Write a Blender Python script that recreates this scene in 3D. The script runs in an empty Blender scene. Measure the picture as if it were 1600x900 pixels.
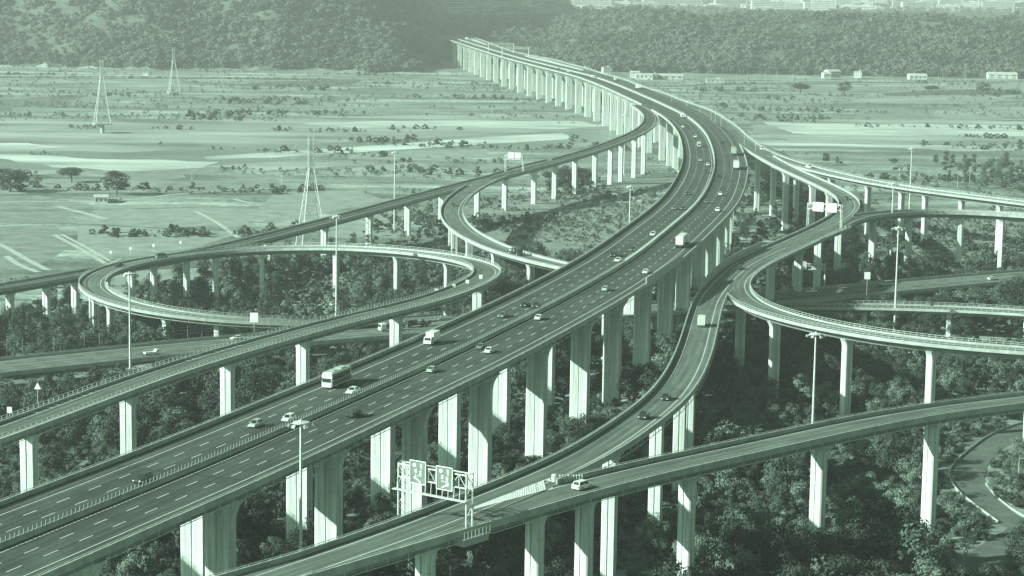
import bpy, bmesh, math, random
from mathutils import Vector, Matrix, noise
random.seed(7)
S = bpy.context.scene
COL = S.collection
R = math.radians

# ------------------------------------------------------------------ camera
FPX = 3350.0                      # focal length in pixels of a 1600 px wide frame
PITCH = math.atan(485 / FPX); ROLL = 0.015; CZ = 126.0
cp_, sp_ = math.cos(PITCH), math.sin(PITCH)
cr_, sr_ = math.cos(ROLL), math.sin(ROLL)
FWD = Vector((0, cp_, -sp_)); UP0 = Vector((0, sp_, cp_)); RT0 = Vector((1, 0, 0))
UPV = UP0 * cr_ - RT0 * sr_; RTV = RT0 * cr_ + UP0 * sr_
cam = bpy.data.cameras.new('camera'); camo = bpy.data.objects.new('camera', cam); COL.objects.link(camo)
camo.matrix_world = Matrix(((RTV.x, UPV.x, -FWD.x, 0), (RTV.y, UPV.y, -FWD.y, 0), (RTV.z, UPV.z, -FWD.z, CZ), (0, 0, 0, 1)))
cam.sensor_width = 36; cam.lens = 36 * FPX / 1600; cam.clip_start = 5; cam.clip_end = 60000
S.camera = camo

# ------------------------------------------------------------------ light and sky
SUN_EL = R(27); SUN_ROT = math.atan2(-.92, -.39)
W = bpy.data.worlds.new('World'); S.world = W; W.use_nodes = True
wn = W.node_tree.nodes; wl = W.node_tree.links
bg = wn['Background']; bg.inputs['Strength'].default_value = 0.05
sky = wn.new('ShaderNodeTexSky'); sky.sky_type = 'NISHITA'; sky.sun_disc = False
sky.sun_elevation = SUN_EL; sky.sun_rotation = SUN_ROT; sky.air_density = 1.0; sky.dust_density = 3.0; sky.ozone_density = 1
hsv = wn.new('ShaderNodeHueSaturation'); hsv.inputs['Saturation'].default_value = 0.0
tint = wn.new('ShaderNodeMix'); tint.data_type = 'RGBA'; tint.blend_type = 'MULTIPLY'; tint.inputs[0].default_value = 1.0
tint.inputs[7].default_value = (.66, 1.0, .80, 1)
wl.new(sky.outputs[0], hsv.inputs['Color']); wl.new(hsv.outputs[0], tint.inputs[6]); wl.new(tint.outputs[2], bg.inputs['Color'])
sun = bpy.data.lights.new('sun', 'SUN'); sun.energy = 5.0; sun.angle = R(.5); sun.color = (.93, 1.0, .92)
suno = bpy.data.objects.new('sun', sun); COL.objects.link(suno)
LDIR = Vector((math.sin(SUN_ROT) * math.cos(SUN_EL), math.cos(SUN_ROT) * math.cos(SUN_EL), math.sin(SUN_EL)))
suno.rotation_euler = LDIR.to_track_quat('Z', 'Y').to_euler()
suno.location = (-400, 300, 400)
S.view_settings.view_transform = 'Standard'; S.view_settings.look = 'None'
S.view_settings.exposure = 0.88; S.view_settings.gamma = 1.0
HAZE = 0.000125

# ------------------------------------------------------------------ pixel <-> place helpers
def at(x, y, z):
    a = (x - 800) / FPX; b = -(y - 450) / FPX
    d = FWD + RTV * a + UPV * b
    t = (z - CZ) / d.z
    return Vector((t * d.x, t * d.y, z))
def proj(p):
    v = Vector((p[0], p[1], p[2] - CZ)); w = v.dot(FWD)
    return 800 + FPX * v.dot(RTV) / w, 450 - FPX * v.dot(UPV) / w

# ------------------------------------------------------------------ materials
TINT = (.66, 1.0, .80)
def col(v, t=TINT):
    t = tuple(c + (1 - c) * .32 for c in t)
    return (v * t[0], v * t[1], v * t[2], 1)
def mat(name, lo, hi=None, scale=1.0, rough=.85, bump=0.0, detail=6, t=TINT, coord='Object', stretch=None, metal=0, spec=.3, rand=0.0, bscale=None):
    m = bpy.data.materials.new(name); m.use_nodes = True
    n = m.node_tree.nodes; l = m.node_tree.links; b = n['Principled BSDF']
    b.inputs['Roughness'].default_value = rough; b.inputs['Metallic'].default_value = metal
    b.inputs['Specular IOR Level'].default_value = spec
    if hi is None: hi = lo * 1.1
    tc = n.new('ShaderNodeTexCoord'); mp = n.new('ShaderNodeMapping')
    if stretch: mp.inputs['Scale'].default_value = stretch
    l.new(tc.outputs[coord], mp.inputs['Vector'])
    nz = n.new('ShaderNodeTexNoise'); nz.inputs['Scale'].default_value = scale; nz.inputs['Detail'].default_value = detail
    nz.inputs['Roughness'].default_value = .62
    l.new(mp.outputs[0], nz.inputs['Vector'])
    cr = n.new('ShaderNodeValToRGB'); cr.color_ramp.elements[0].position = .32; cr.color_ramp.elements[1].position = .68
    cr.color_ramp.elements[0].color = col(lo, t); cr.color_ramp.elements[1].color = col(hi, t)
    l.new(nz.outputs['Fac'], cr.inputs[0])
    out = cr.outputs[0]
    if rand:
        oi = n.new('ShaderNodeObjectInfo'); mr = n.new('ShaderNodeMapRange')
        mr.inputs['To Min'].default_value = 1 - rand; mr.inputs['To Max'].default_value = 1 + rand
        l.new(oi.outputs['Random'], mr.inputs['Value'])
        mx = n.new('ShaderNodeMix'); mx.data_type = 'RGBA'; mx.blend_type = 'MULTIPLY'; mx.inputs[0].default_value = 1
        l.new(out, mx.inputs[6]); l.new(mr.outputs[0], mx.inputs[7]); out = mx.outputs[2]
    l.new(out, b.inputs['Base Color'])
    if bump:
        nb = n.new('ShaderNodeTexNoise'); nb.inputs['Scale'].default_value = bscale or scale * 3; nb.inputs['Detail'].default_value = 4
        l.new(mp.outputs[0], nb.inputs['Vector'])
        bp = n.new('ShaderNodeBump'); bp.inputs['Strength'].default_value = min(1, bump); bp.inputs['Distance'].default_value = .2
        l.new(nb.outputs['Fac'], bp.inputs['Height']); l.new(bp.outputs[0], b.inputs['Normal'])
    return m
M = {}
def asphalt_mat(name, lo, hi, t):
    m = mat(name, lo, hi, .12, .85, .3, t=t); n = m.node_tree.nodes; l = m.node_tree.links; b = n['Principled BSDF']
    src = b.inputs['Base Color'].links[0].from_socket
    at_ = n.new('ShaderNodeAttribute'); at_.attribute_name = 'road_uv'
    sx = n.new('ShaderNodeSeparateXYZ'); l.new(at_.outputs['Vector'], sx.inputs[0])
    a1 = n.new('ShaderNodeMath'); a1.operation = 'MULTIPLY'; a1.inputs[1].default_value = 2 * math.pi / 1.825; l.new(sx.outputs[0], a1.inputs[0])
    c1 = n.new('ShaderNodeMath'); c1.operation = 'COSINE'; l.new(a1.outputs[0], c1.inputs[0])
    mr = n.new('ShaderNodeMapRange'); mr.inputs['From Min'].default_value = -1; mr.inputs['To Min'].default_value = 1.10; mr.inputs['To Max'].default_value = .84; l.new(c1.outputs[0], mr.inputs['Value'])
    mp = n.new('ShaderNodeMapping'); mp.inputs['Scale'].default_value = (.9, .035, 1); l.new(at_.outputs['Vector'], mp.inputs['Vector'])
    nz = n.new('ShaderNodeTexNoise'); nz.inputs['Scale'].default_value = 1.0; nz.inputs['Detail'].default_value = 5; l.new(mp.outputs[0], nz.inputs['Vector'])
    m2 = n.new('ShaderNodeMapRange'); m2.inputs['From Min'].default_value = .3; m2.inputs['From Max'].default_value = .7; m2.inputs['To Min'].default_value = .68; m2.inputs['To Max'].default_value = 1.30; l.new(nz.outputs['Fac'], m2.inputs['Value'])
    # resurfaced lengths of road
    a3 = n.new('ShaderNodeMapping'); a3.inputs['Scale'].default_value = (.27, .022, 1); l.new(at_.outputs['Vector'], a3.inputs['Vector'])
    vo = n.new('ShaderNodeTexVoronoi'); vo.distance = 'CHEBYCHEV'; vo.inputs['Scale'].default_value = 1; l.new(a3.outputs[0], vo.inputs['Vector'])
    bw = n.new('ShaderNodeRGBToBW'); l.new(vo.outputs['Color'], bw.inputs[0])
    m3 = n.new('ShaderNodeMapRange'); m3.inputs['To Min'].default_value = .78; m3.inputs['To Max'].default_value = 1.18; l.new(bw.outputs[0], m3.inputs['Value'])
    p1 = n.new('ShaderNodeMath'); p1.operation = 'MULTIPLY'; l.new(mr.outputs[0], p1.inputs[0]); l.new(m2.outputs[0], p1.inputs[1])
    p2 = n.new('ShaderNodeMath'); p2.operation = 'MULTIPLY'; l.new(p1.outputs[0], p2.inputs[0]); l.new(m3.outputs[0], p2.inputs[1])
    mx = n.new('ShaderNodeMix'); mx.data_type = 'RGBA'; mx.blend_type = 'MULTIPLY'; mx.inputs[0].default_value = 1
    l.new(src, mx.inputs[6]); l.new(p2.outputs[0], mx.inputs[7]); l.new(mx.outputs[2], b.inputs['Base Color']); return m
M['asphalt'] = asphalt_mat('asphalt', .060, .086, (.52, 1, .72))
M['asphalt_light'] = asphalt_mat('asphalt_light', .12, .16, (.58, 1, .76))
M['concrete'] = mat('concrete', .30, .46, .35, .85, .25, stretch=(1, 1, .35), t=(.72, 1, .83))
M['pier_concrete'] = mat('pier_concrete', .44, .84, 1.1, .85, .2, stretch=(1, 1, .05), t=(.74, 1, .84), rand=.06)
def add_pour_joints(m, step):
    n = m.node_tree.nodes; l = m.node_tree.links; b = n['Principled BSDF']; src = b.inputs['Base Color'].links[0].from_socket
    tc = n.new('ShaderNodeTexCoord'); sx = n.new('ShaderNodeSeparateXYZ'); l.new(tc.outputs['Object'], sx.inputs[0])
    d = n.new('ShaderNodeMath'); d.operation = 'DIVIDE'; d.inputs[1].default_value = step; l.new(sx.outputs[2], d.inputs[0])
    f = n.new('ShaderNodeMath'); f.operation = 'FRACT'; l.new(d.outputs[0], f.inputs[0])
    g = n.new('ShaderNodeMath'); g.operation = 'LESS_THAN'; g.inputs[1].default_value = .035; l.new(f.outputs[0], g.inputs[0])
    mr = n.new('ShaderNodeMapRange'); mr.inputs['To Min'].default_value = 1; mr.inputs['To Max'].default_value = .86; l.new(g.outputs[0], mr.inputs['Value'])
    mx = n.new('ShaderNodeMix'); mx.data_type = 'RGBA'; mx.blend_type = 'MULTIPLY'; mx.inputs[0].default_value = 1
    l.new(src, mx.inputs[6]); l.new(mr.outputs[0], mx.inputs[7]); l.new(mx.outputs[2], b.inputs['Base Color'])
add_pour_joints(M['pier_concrete'], 4.5)
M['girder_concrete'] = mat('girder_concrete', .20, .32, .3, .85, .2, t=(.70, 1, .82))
M['joint'] = mat('joint', .03, .05, 2, .9)
M['paint_white'] = mat('paint_white', .60, .80, .8, .6, t=(.78, 1, .86))
M['rail_metal'] = mat('rail_metal', .50, .62, 2, .45, metal=.3, t=(.76, 1, .86))
M['steel_white'] = mat('steel_white', .50, .66, 1.5, .5, t=(.78, 1, .86))
M['galvanised'] = mat('galvanised', .34, .48, 1.5, .55, t=(.74, 1, .85))
M['steel_dark'] = mat('steel_dark', .10, .14, 1.5, .5)
M['sign_face'] = mat('sign_face', .15, .20, .6, .5, t=(.6, 1, .76))
M['sign_letter'] = mat('sign_letter', .82, .86, 1, .5, t=(.85, 1, .9))
M['panel'] = mat('noise_panel', .34, .44, .6, .5, t=(.7, 1, .82))
M['dark_glass'] = mat('dark_glass', .02, .035, 1, .12, spec=.6)
M['rubber'] = mat('rubber', .015, .025, 4, .85)
M['lamp_glass'] = mat('lamp_glass', .65, .8, 3, .25, spec=.6, t=(.82, 1, .9))
M['tail_lamp'] = mat('tail_lamp', .10, .15, 3, .3)
M['trunk'] = mat('bark', .09, .15, 2, .95)
M['roof'] = mat('roof_sheet', .36, .56, .2, .6, t=(.8, 1, .88))
M['house_wall'] = mat('house_wall', .42, .68, .15, .8, t=(.78, 1, .87), rand=.25)
M['window_dark'] = mat('window_dark', .06, .12, 1, .3)
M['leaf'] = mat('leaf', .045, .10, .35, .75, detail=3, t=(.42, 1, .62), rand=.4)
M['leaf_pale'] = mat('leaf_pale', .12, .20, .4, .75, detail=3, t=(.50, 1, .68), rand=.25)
M['leaf_far'] = mat('leaf_far', .10, .19, .05, .85, detail=4, t=(.60, 1, .76), rand=.25)  # hill forest leaves made paler: distance haze put into their colour
M['leaf_dark'] = mat('leaf_dark', .028, .065, .3, .8, detail=3, t=(.40, 1, .60), rand=.35)
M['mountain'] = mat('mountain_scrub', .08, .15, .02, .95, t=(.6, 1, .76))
M['sand'] = mat('sand', .26, .66, .02, .95, t=(.68, 1, .82), stretch=(.4, 1.0, 1), detail=12)
M['silt'] = mat('silt', .12, .42, .016, .95, t=(.66, 1, .80), stretch=(.35, 1.0, 1), detail=12)
M['water'] = mat('water', .17, .30, .012, .3, t=(.6, 1, .78), stretch=(.4, 1.2, 1), detail=10)
M['field_a'] = mat('field_a', .20, .33, .10, .95, t=(.64, 1, .79), detail=8)
M['field_b'] = mat('field_b', .15, .28, .10, .95, t=(.64, 1, .79), detail=8)
M['old_asphalt'] = mat('old_asphalt', .09, .15, .15, .95, .2, t=(.58, 1, .76))
M['dirt'] = mat('dirt_track', .34, .5, .3, .95, t=(.66, 1, .8))
def paint_mat():
    m = bpy.data.materials.new('car_paint'); m.use_nodes = True
    n = m.node_tree.nodes; l = m.node_tree.links; b = n['Principled BSDF']
    oi = n.new('ShaderNodeObjectInfo'); nz = n.new('ShaderNodeTexNoise'); nz.inputs['Scale'].default_value = 1.5
    tc = n.new('ShaderNodeTexCoord'); l.new(tc.outputs['Object'], nz.inputs['Vector'])
    mr = n.new('ShaderNodeMapRange'); mr.inputs['To Min'].default_value = .82; mr.inputs['To Max'].default_value = 1.05
    l.new(nz.outputs['Fac'], mr.inputs['Value'])
    mx = n.new('ShaderNodeMix'); mx.data_type = 'RGBA'; mx.blend_type = 'MULTIPLY'; mx.inputs[0].default_value = 1
    l.new(oi.outputs['Color'], mx.inputs[6]); l.new(mr.outputs[0], mx.inputs[7]); l.new(mx.outputs[2], b.inputs['Base Color'])
    b.inputs['Roughness'].default_value = .32; b.inputs['Coat Weight'].default_value = .4
    return m
M['paint'] = paint_mat()
def ground_mat():
    m = bpy.data.materials.new('ground'); m.use_nodes = True
    n = m.node_tree.nodes; l = m.node_tree.links; b = n['Principled BSDF']; b.inputs['Roughness'].default_value = .97
    b.inputs['Specular IOR Level'].default_value = .1
    tc = n.new('ShaderNodeTexCoord')
    def nz(scale, detail, st=(1, 1, 1), rough=.6):
        mp = n.new('ShaderNodeMapping'); mp.inputs['Scale'].default_value = st; l.new(tc.outputs['Object'], mp.inputs['Vector'])
        q = n.new('ShaderNodeTexNoise'); q.inputs['Scale'].default_value = scale; q.inputs['Detail'].default_value = detail
        q.inputs['Roughness'].default_value = rough; l.new(mp.outputs[0], q.inputs['Vector']); return q
    def ramp(src, stops):
        c = n.new('ShaderNodeValToRGB'); e = c.color_ramp.elements
        e[0].position = stops[0][0]; e[0].color = stops[0][1]; e[1].position = stops[-1][0]; e[1].color = stops[-1][1]
        for p, k in stops[1:-1]:
            x = e.new(p); x.color = k
        l.new(src, c.inputs[0]); return c
    a = nz(.012, 10, (.35, 1.6, 1), .68); f = nz(.25, 6)
    T = (.62, 1, .78); g = nz(.03, 10, (.6, 1.2, 1), .7)
    c1 = ramp(a.outputs['Fac'], [(.30, col(.11, T)), (.44, col(.20, T)), (.54, col(.29, T)), (.66, col(.50, T))])
    c2 = ramp(f.outputs['Fac'], [(.3, (.55, .55, .55, 1)), (.7, (1.3, 1.3, 1.3, 1))])
    mx = n.new('ShaderNodeMix'); mx.data_type = 'RGBA'; mx.blend_type = 'MULTIPLY'; mx.inputs[0].default_value = 1
    l.new(c1.outputs[0], mx.inputs[6]); l.new(c2.outputs[0], mx.inputs[7])
    c3 = ramp(g.outputs['Fac'], [(.36, (.58, .58, .58, 1)), (.5, (1, 1, 1, 1)), (.64, (1.35, 1.35, 1.35, 1))])
    my = n.new('ShaderNodeMix'); my.data_type = 'RGBA'; my.blend_type = 'MULTIPLY'; my.inputs[0].default_value = 1
    l.new(mx.outputs[2], my.inputs[6]); l.new(c3.outputs[0], my.inputs[7]); l.new(my.outputs[2], b.inputs['Base Color'])
    return m
M['ground'] = ground_mat()

# ------------------------------------------------------------------ object helpers
class MB:
    def __init__(s): s.v = []; s.f = []
    def add(s, vs, fs):
        o = len(s.v); s.v += [tuple(p) for p in vs]; s.f += [tuple(i + o for i in f) for f in fs]
    def box(s, c, size, rz=0, mtx=None):
        hx, hy, hz = size[0] / 2, size[1] / 2, size[2] / 2
        P = [Vector((sx * hx, sy * hy, sz * hz)) for sz in (-1, 1) for sy in (-1, 1) for sx in (-1, 1)]
        ro = Matrix.Rotation(rz, 3, 'Z') if mtx is None else mtx
        s.add([Vector(c) + ro @ p for p in P], [(0, 2, 3, 1), (4, 5, 7, 6), (0, 1, 5, 4), (2, 6, 7, 3), (0, 4, 6, 2), (1, 3, 7, 5)])
    def bar(s, a, b, w, n=4, w2=None):
        a = Vector(a); b = Vector(b); d = (b - a)
        if d.length < 1e-6: return
        d.normalize(); u = d.cross(Vector((0, 0, 1)))
        if u.length < .01: u = Vector((1, 0, 0))
        u.normalize(); v = d.cross(u); w2 = w if w2 is None else w2
        A = [a + (u * math.cos(k * 2 * math.pi / n + .785) + v * math.sin(k * 2 * math.pi / n + .785)) * w for k in range(n)]
        B = [b + (u * math.cos(k * 2 * math.pi / n + .785) + v * math.sin(k * 2 * math.pi / n + .785)) * w2 for k in range(n)]
        s.add(A + B, [tuple(range(n - 1, -1, -1)), tuple(range(n, 2 * n))] + [(k, (k + 1) % n, n + (k + 1) % n, n + k) for k in range(n)])
    def lathe(s, c, prof, n=10, axis='Z'):
        vs = []
        for r, h in prof:
            for k in range(n):
                a = 2 * math.pi * k / n; x, y = r * math.cos(a), r * math.sin(a)
                p = Vector((x, y, h)) if axis == 'Z' else (Vector((h, x, y)) if axis == 'X' else Vector((x, h, y)))
                vs.append(Vector(c) + p)
        fs = []
        for i in range(len(prof) - 1):
            for k in range(n):
                fs.append((i * n + k, i * n + (k + 1) % n, (i + 1) * n + (k + 1) % n, (i + 1) * n + k))
        fs.append(tuple(range(n - 1, -1, -1))); fs.append(tuple(range((len(prof) - 1) * n, len(prof) * n)))
        s.add(vs, fs)
    def mesh(s, name):
        me = bpy.data.meshes.new(name); me.from_pydata(s.v, [], s.f); me.update(); return me
def obj(name, me, material=None, parent=None, **kw):
    if isinstance(me, MB): me = me.mesh(name)
    o = bpy.data.objects.new(name, me); COL.objects.link(o)
    if material is not None and len(me.materials) == 0: me.materials.append(material)
    if parent is not None: o.parent = parent
    for k, v in kw.items(): o[k] = v
    return o
def empty(name, loc=(0, 0, 0), rz=0):
    o = bpy.data.objects.new(name, None); COL.objects.link(o); o.location = loc; o.rotation_euler = (0, 0, rz)
    o.empty_display_size = .5
    return o
def tag(o, label, cat, group=None):
    o['label'] = label; o['category'] = cat
    if group: o['group'] = group
    return o
def copy_tree(o, parent=None):
    c = o.copy(); COL.objects.link(c); c.parent = parent
    for ch in o.children: copy_tree(ch, c)
    return c
def structure(o): o['kind'] = 'structure'; return o

# ------------------------------------------------------------------ curves
def catmull(pts, step):
    P = [pts[0] * 2 - pts[1]] + pts + [pts[-1] * 2 - pts[-2]]
    out = []
    for i in range(1, len(P) - 2):
        a, b, c, d = P[i - 1], P[i], P[i + 1], P[i + 2]
        n = max(1, int((c - b).length / step))
        for k in range(n):
            t = k / n
            out.append(.5 * ((2 * b) + (c - a) * t + (2 * a - 5 * b + 4 * c - d) * t * t + (3 * b - a - 3 * c + d) * t ** 3))
    out.append(pts[-1].copy()); return out
def resample(pts, step):
    L = [0]
    for a, b in zip(pts, pts[1:]): L.append(L[-1] + (b - a).length)
    n = max(2, int(L[-1] / step)); out = []; j = 0
    for k in range(n + 1):
        s = L[-1] * k / n
        while j < len(L) - 2 and L[j + 1] < s: j += 1
        t = (s - L[j]) / max(1e-9, L[j + 1] - L[j]); out.append(pts[j].lerp(pts[j + 1], t))
    return out
def smooth(pts, win, it=3):
    for _ in range(it):
        q = []
        for i in range(len(pts)):
            w = min(win, i, len(pts) - 1 - i)
            acc = Vector((0, 0, 0))
            for k in range(-w, w + 1): acc += pts[i + k]
            q.append(acc / (2 * w + 1))
        pts = q
    return pts
STEP = 3.0
class Road:
    def __init__(s, name, trace, width, depth, off=0.0, top=1.1, win=6, prio=0):
        """trace: (x, y, z) picture points of a parapet top (or of the middle line when top = 0); off: metres to
        shift to the right of travel so that the line becomes the middle of the deck"""
        pts = [at(x, y, z + top) - Vector((0, 0, top)) for x, y, z in trace]
        pts = resample(catmull(pts, 4), STEP); pts = smooth(pts, win)
        pts = resample(pts, STEP)
        s.name = name; s.w = width; s.depth = depth; s.prio = prio
        s.c = pts; s._n(); 
        if off:
            s.c = resample(smooth([p + n * off for p, n in zip(s.c, s.n)], win, 2), STEP); s._n()
        for p in s.c: p.z -= .02 * prio
        s.len = STEP * (len(s.c) - 1)
        L = sum((b - a).length for a, b in zip(s.c, s.c[1:])); s.step = L / (len(s.c) - 1); s.len = L
        s.grid = {}
        for i, p in enumerate(s.c): s.grid.setdefault((int(p.x // 20), int(p.y // 20)), []).append(i)
    def _n(s):
        s.n = []; s.t = []
        for i in range(len(s.c)):
            a = s.c[max(0, i - 1)]; b = s.c[min(len(s.c) - 1, i + 1)]
            d = (b - a); d.z = 0; d.normalize(); s.t.append(d); s.n.append(Vector((d.y, -d.x, 0)))
    def P(s, u, off=0, z=0):
        f = max(0, min(len(s.c) - 1.001, u / s.step)); i = int(f); t = f - i
        return s.c[i].lerp(s.c[i + 1], t) + s.n[i].lerp(s.n[i + 1], t) * off + Vector((0, 0, z))
    def T(s, u):
        f = max(0, min(len(s.c) - 1.001, u / s.step)); return s.t[int(f)]
    def near(s, x, y, off=0):
        best = (1e9, 0)
        for i in range(len(s.c)):
            q = proj(s.c[i] + s.n[i] * off); d = (q[0] - x) ** 2 + (q[1] - y) ** 2
            if d < best[0]: best = (d, i)
        return best[1] * s.step
    def near_w(s, p):
        best = (1e9, 0); gx, gy = int(p.x // 20), int(p.y // 20)
        for a in (-1, 0, 1):
            for b in (-1, 0, 1):
                for i in s.grid.get((gx + a, gy + b), ()):
                    d = (s.c[i].xy - p.xy).length
                    if d < best[0]: best = (d, i)
        return best
ROADS = []
def covered(p, road, margin=.35, higher_only=False):
    for r in ROADS:
        if r is road: continue
        if higher_only and r.prio >= road.prio: continue
        d, i = r.near_w(p)
        if d < r.w / 2 - margin and abs(r.c[i].z - p.z) < 2.2 and 0 < i < len(r.c) - 1: return True
    return False
def zl(pts, zs):
    """attach heights: zs is a list of (index, z)"""
    out = []
    for i, (x, y) in enumerate(pts):
        for (i0, z0), (i1, z1) in zip(zs, zs[1:]):
            if i0 <= i <= i1:
                t = (i - i0) / (i1 - i0); out.append((x, y, z0 + (z1 - z0) * t)); break
    return out

# ------------------------------------------------------------------ the roads (traced from near to far or left to right)
ZM = 35.0
_bar = [(-420, 1010), (-260, 944), (-120, 888), (5, 839), (85, 806), (155, 780), (215, 755), (285, 729), (340, 705), (395, 684), (450, 658), (500, 635), (555, 612), (625, 582),
        (700, 550), (775, 512), (825, 488), (860, 472), (888, 457), (910, 444), (930, 432), (955, 419), (980, 403), (998, 392), (1017, 376), (1040, 357), (1062, 339),
        (1087, 317), (1100, 300), (1110, 280), (1116, 262), (1117, 250), (1115, 235), (1110, 220), (1105, 209), (1097, 199), (1088, 190), (1070, 177), (1047, 166), (1037, 161)]
_left = [(987, 157), (965, 147), (940, 135), (915, 125), (890, 116), (865, 110), (840, 104), (815, 97), (790, 91), (765, 83), (740, 75), (715, 67), (692, 59), (680, 54)]
_lw = [at(x, y, ZM + 1.1) - Vector((0, 0, 1.1)) for x, y in _left]
_lw = smooth(resample(catmull(_lw, 6), 10), 5)
_off = []
for i in range(0, len(_lw)):
    a = _lw[max(0, i - 2)]; b = _lw[min(len(_lw) - 1, i + 2)]; d = (b - a).normalized()
    _off.append(_lw[i] + Vector((d.y, -d.x, 0)) * 19.0)
_mp = [at(x, y, ZM + 1.7) - Vector((0, 0, 1.7)) for x, y in _bar] + _off[3::4]
class _Pts(Road):
    def __init__(s, name, pts, width, depth, win, prio): s._p = pts; s._wd = (width, depth, win, prio); Road.__init__(s, name, None, width, depth, 0, 0, win, prio)
def road_from_points(name, pts, width, depth, win=6, prio=0):
    r = Road.__new__(Road)
    p = resample(catmull(pts, 4), STEP); p = smooth(p, win); p = resample(p, STEP)
    r.name = name; r.w = width; r.depth = depth; r.prio = prio; r.c = p; r._n()
    for q in r.c: q.z -= .02 * prio
    L = sum((b - a).length for a, b in zip(r.c, r.c[1:])); r.step = L / (len(r.c) - 1); r.len = L; r.grid = {}
    for i, q in enumerate(r.c): r.grid.setdefault((int(q.x // 20), int(q.y // 20)), []).append(i)
    return r
MAIN = road_from_points('main', _mp, 32.6, 3.2, 9, 0)

# outer (right) lane ribbon that widens the motorway beyond the bend and becomes the exit ramp H
H_far = zl([(680, 45), (740, 58), (790, 76), (831, 86), (865, 92), (890, 99), (915, 105), (940, 113), (970, 121), (1005, 134), (1041, 145), (1062, 154), (1090, 163), (1117, 174), (1150, 195), (1172, 215),
            (1205, 236), (1250, 252), (1300, 266), (1330, 273), (1375, 281), (1425, 290), (1475, 297), (1540, 304), (1600, 311), (1700, 325)],
           [(0, 35), (14, 35), (16, 33.5), (17, 31.5), (18, 29.5), (19, 28.5), (25, 25)])
RH = Road('H', list(reversed(H_far)), 10.5, 2.2, off=5.0, win=6, prio=1)       # travels right -> far; its right edge is traced
RH = Road('H', H_far, 10.5, 2.2, off=5.0, win=6, prio=1)
F_left = zl([(200, 947), (350, 897), (400, 879), (475, 855), (550, 834), (650, 797), (737, 761), (800, 738), (850, 717), (920, 680), (962, 650), (1000, 625), (1032, 590), (1055, 547), (1067, 512), (1077, 480), (1090, 453),
             (1125, 418), (1152, 400), (1200, 380), (1257, 355), (1287, 340), (1305, 328), (1312, 318), (1311, 310), (1295, 297), (1270, 285), (1237, 270), (1212, 259), (1172, 236), (1140, 214)],
            [(0, 35), (7, 35), (11, 31.5), (14, 29), (16, 28), (19, 27), (21, 26.5), (23, 26.5), (25, 27.3), (26, 28.6), (27, 30), (28, 32), (29, 34.5), (30, 35)])
RF = Road('F', F_left, 9.6, 2.2, off=4.8, win=4, prio=2)
J_right = zl([(300, 950), (470, 899), (550, 873), (650, 847), (725, 825), (800, 802), (900, 771), (975, 749), (1050, 732), (1125, 717), (1200, 701), (1333, 670), (1466, 643), (1600, 627), (1750, 610)],
             [(0, 35), (5, 35), (7, 34.5), (9, 33.5), (11, 31.5), (14, 29)])
RJ = Road('J', J_right, 10.4, 2.2, off=-5.2, win=5, prio=3)
I_near = zl([(1112, 540), (1119, 510), (1127, 480), (1138, 461), (1150, 472), (1166, 483), (1200, 497), (1266, 513), (1333, 527), (1400, 537), (1466, 545), (1533, 551), (1600, 556), (1700, 562)],
            [(0, 28.3), (13, 27)])
I_far = zl([(1330, 352), (1290, 368), (1250, 387), (1215, 403), (1192, 416), (1178, 427), (1171, 437), (1170, 447), (1183, 463), (1216, 480), (1266, 493), (1333, 508), (1400, 518), (1466, 527), (1533, 532.5), (1600, 537), (1700, 543)],
           [(0, 26.8), (4, 27.4), (6, 28), (16, 27)])
RI = Road('I', I_far, 9.4, 2.2, off=4.7, win=3, prio=4)                     # goes left, round the tight bend, then right
G_near = zl([(1280, 374), (1310, 358), (1325, 350), (1340, 342), (1360, 335), (1400, 330), (1440, 328), (1475, 327.5), (1550, 331), (1600, 335), (1700, 343)],
            [(0, 26.8), (3, 26.5), (10, 25.5)])
RG = Road('G', G_near, 9.4, 2.2, off=-4.7, win=4, prio=3)
A_in = zl([(-150, 700), (0, 654), (100, 617), (200, 584), (300, 554), (400, 525), (532, 490), (625, 467), (675, 455), (725, 440), (742, 430), (747, 422), (742, 416), (715, 409), (675, 405), (620, 400), (525, 396), (495, 397)],
          [(0, 36), (4, 34.5), (6, 32), (8, 29), (11, 26.5), (13, 25), (17, 21)])
A_out = zl([(-150, 733), (0, 682), (100, 647), (200, 607), (300, 572), (400, 542), (535, 504), (625, 482), (700, 464), (762, 440), (785, 427), (790, 417), (775, 407), (737, 399), (700, 392), (650, 386), (575, 381), (500, 379),
            (400, 380), (325, 386), (262, 392), (212, 399), (170, 407), (140, 416), (117, 429), (108, 440), (113, 451), (125, 460), (150, 470), (187, 479), (250, 490), (325, 498), (400, 502.5), (530, 504), (620, 501), (720, 492)],
           [(0, 36), (4, 34.5), (6, 32.5), (8, 29.5), (11, 26.5), (15, 23.5), (18, 20.5), (21, 18.5), (25, 17), (28, 15), (31, 12.5), (33, 10), (35, 8.5)])
RA = Road('A', A_out, 9.4, 2.2, off=-4.7, win=5, prio=1)
B_far = zl([(-120, 456), (0, 438), (100, 424), (200, 405), (325, 384), (400, 367), (525, 335), (612, 312), (700, 290), (750, 276), (800, 259), (875, 240), (937, 225), (950, 216), (987, 200), (1005, 188), (1009, 178), (1000, 166)],
           [(0, 14), (6, 16.5), (9, 18.5), (11, 21.5), (13, 25), (14, 27), (15, 31), (16, 34), (17, 35)])
B_near = zl([(-120, 468), (0, 450), (100, 433), (200, 415), (325, 393), (400, 376), (525, 344), (625, 317), (695, 298), (760, 281), (800, 271), (875, 251), (925, 237), (962, 225), (987, 215), (1012, 204), (1026, 194), (1030, 186), (1025, 176), (1005, 162)],
            [(0, 14), (6, 16.5), (9, 18.5), (11, 21.5), (13, 24.5), (15, 28.5), (17, 33), (19, 35)])
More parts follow.
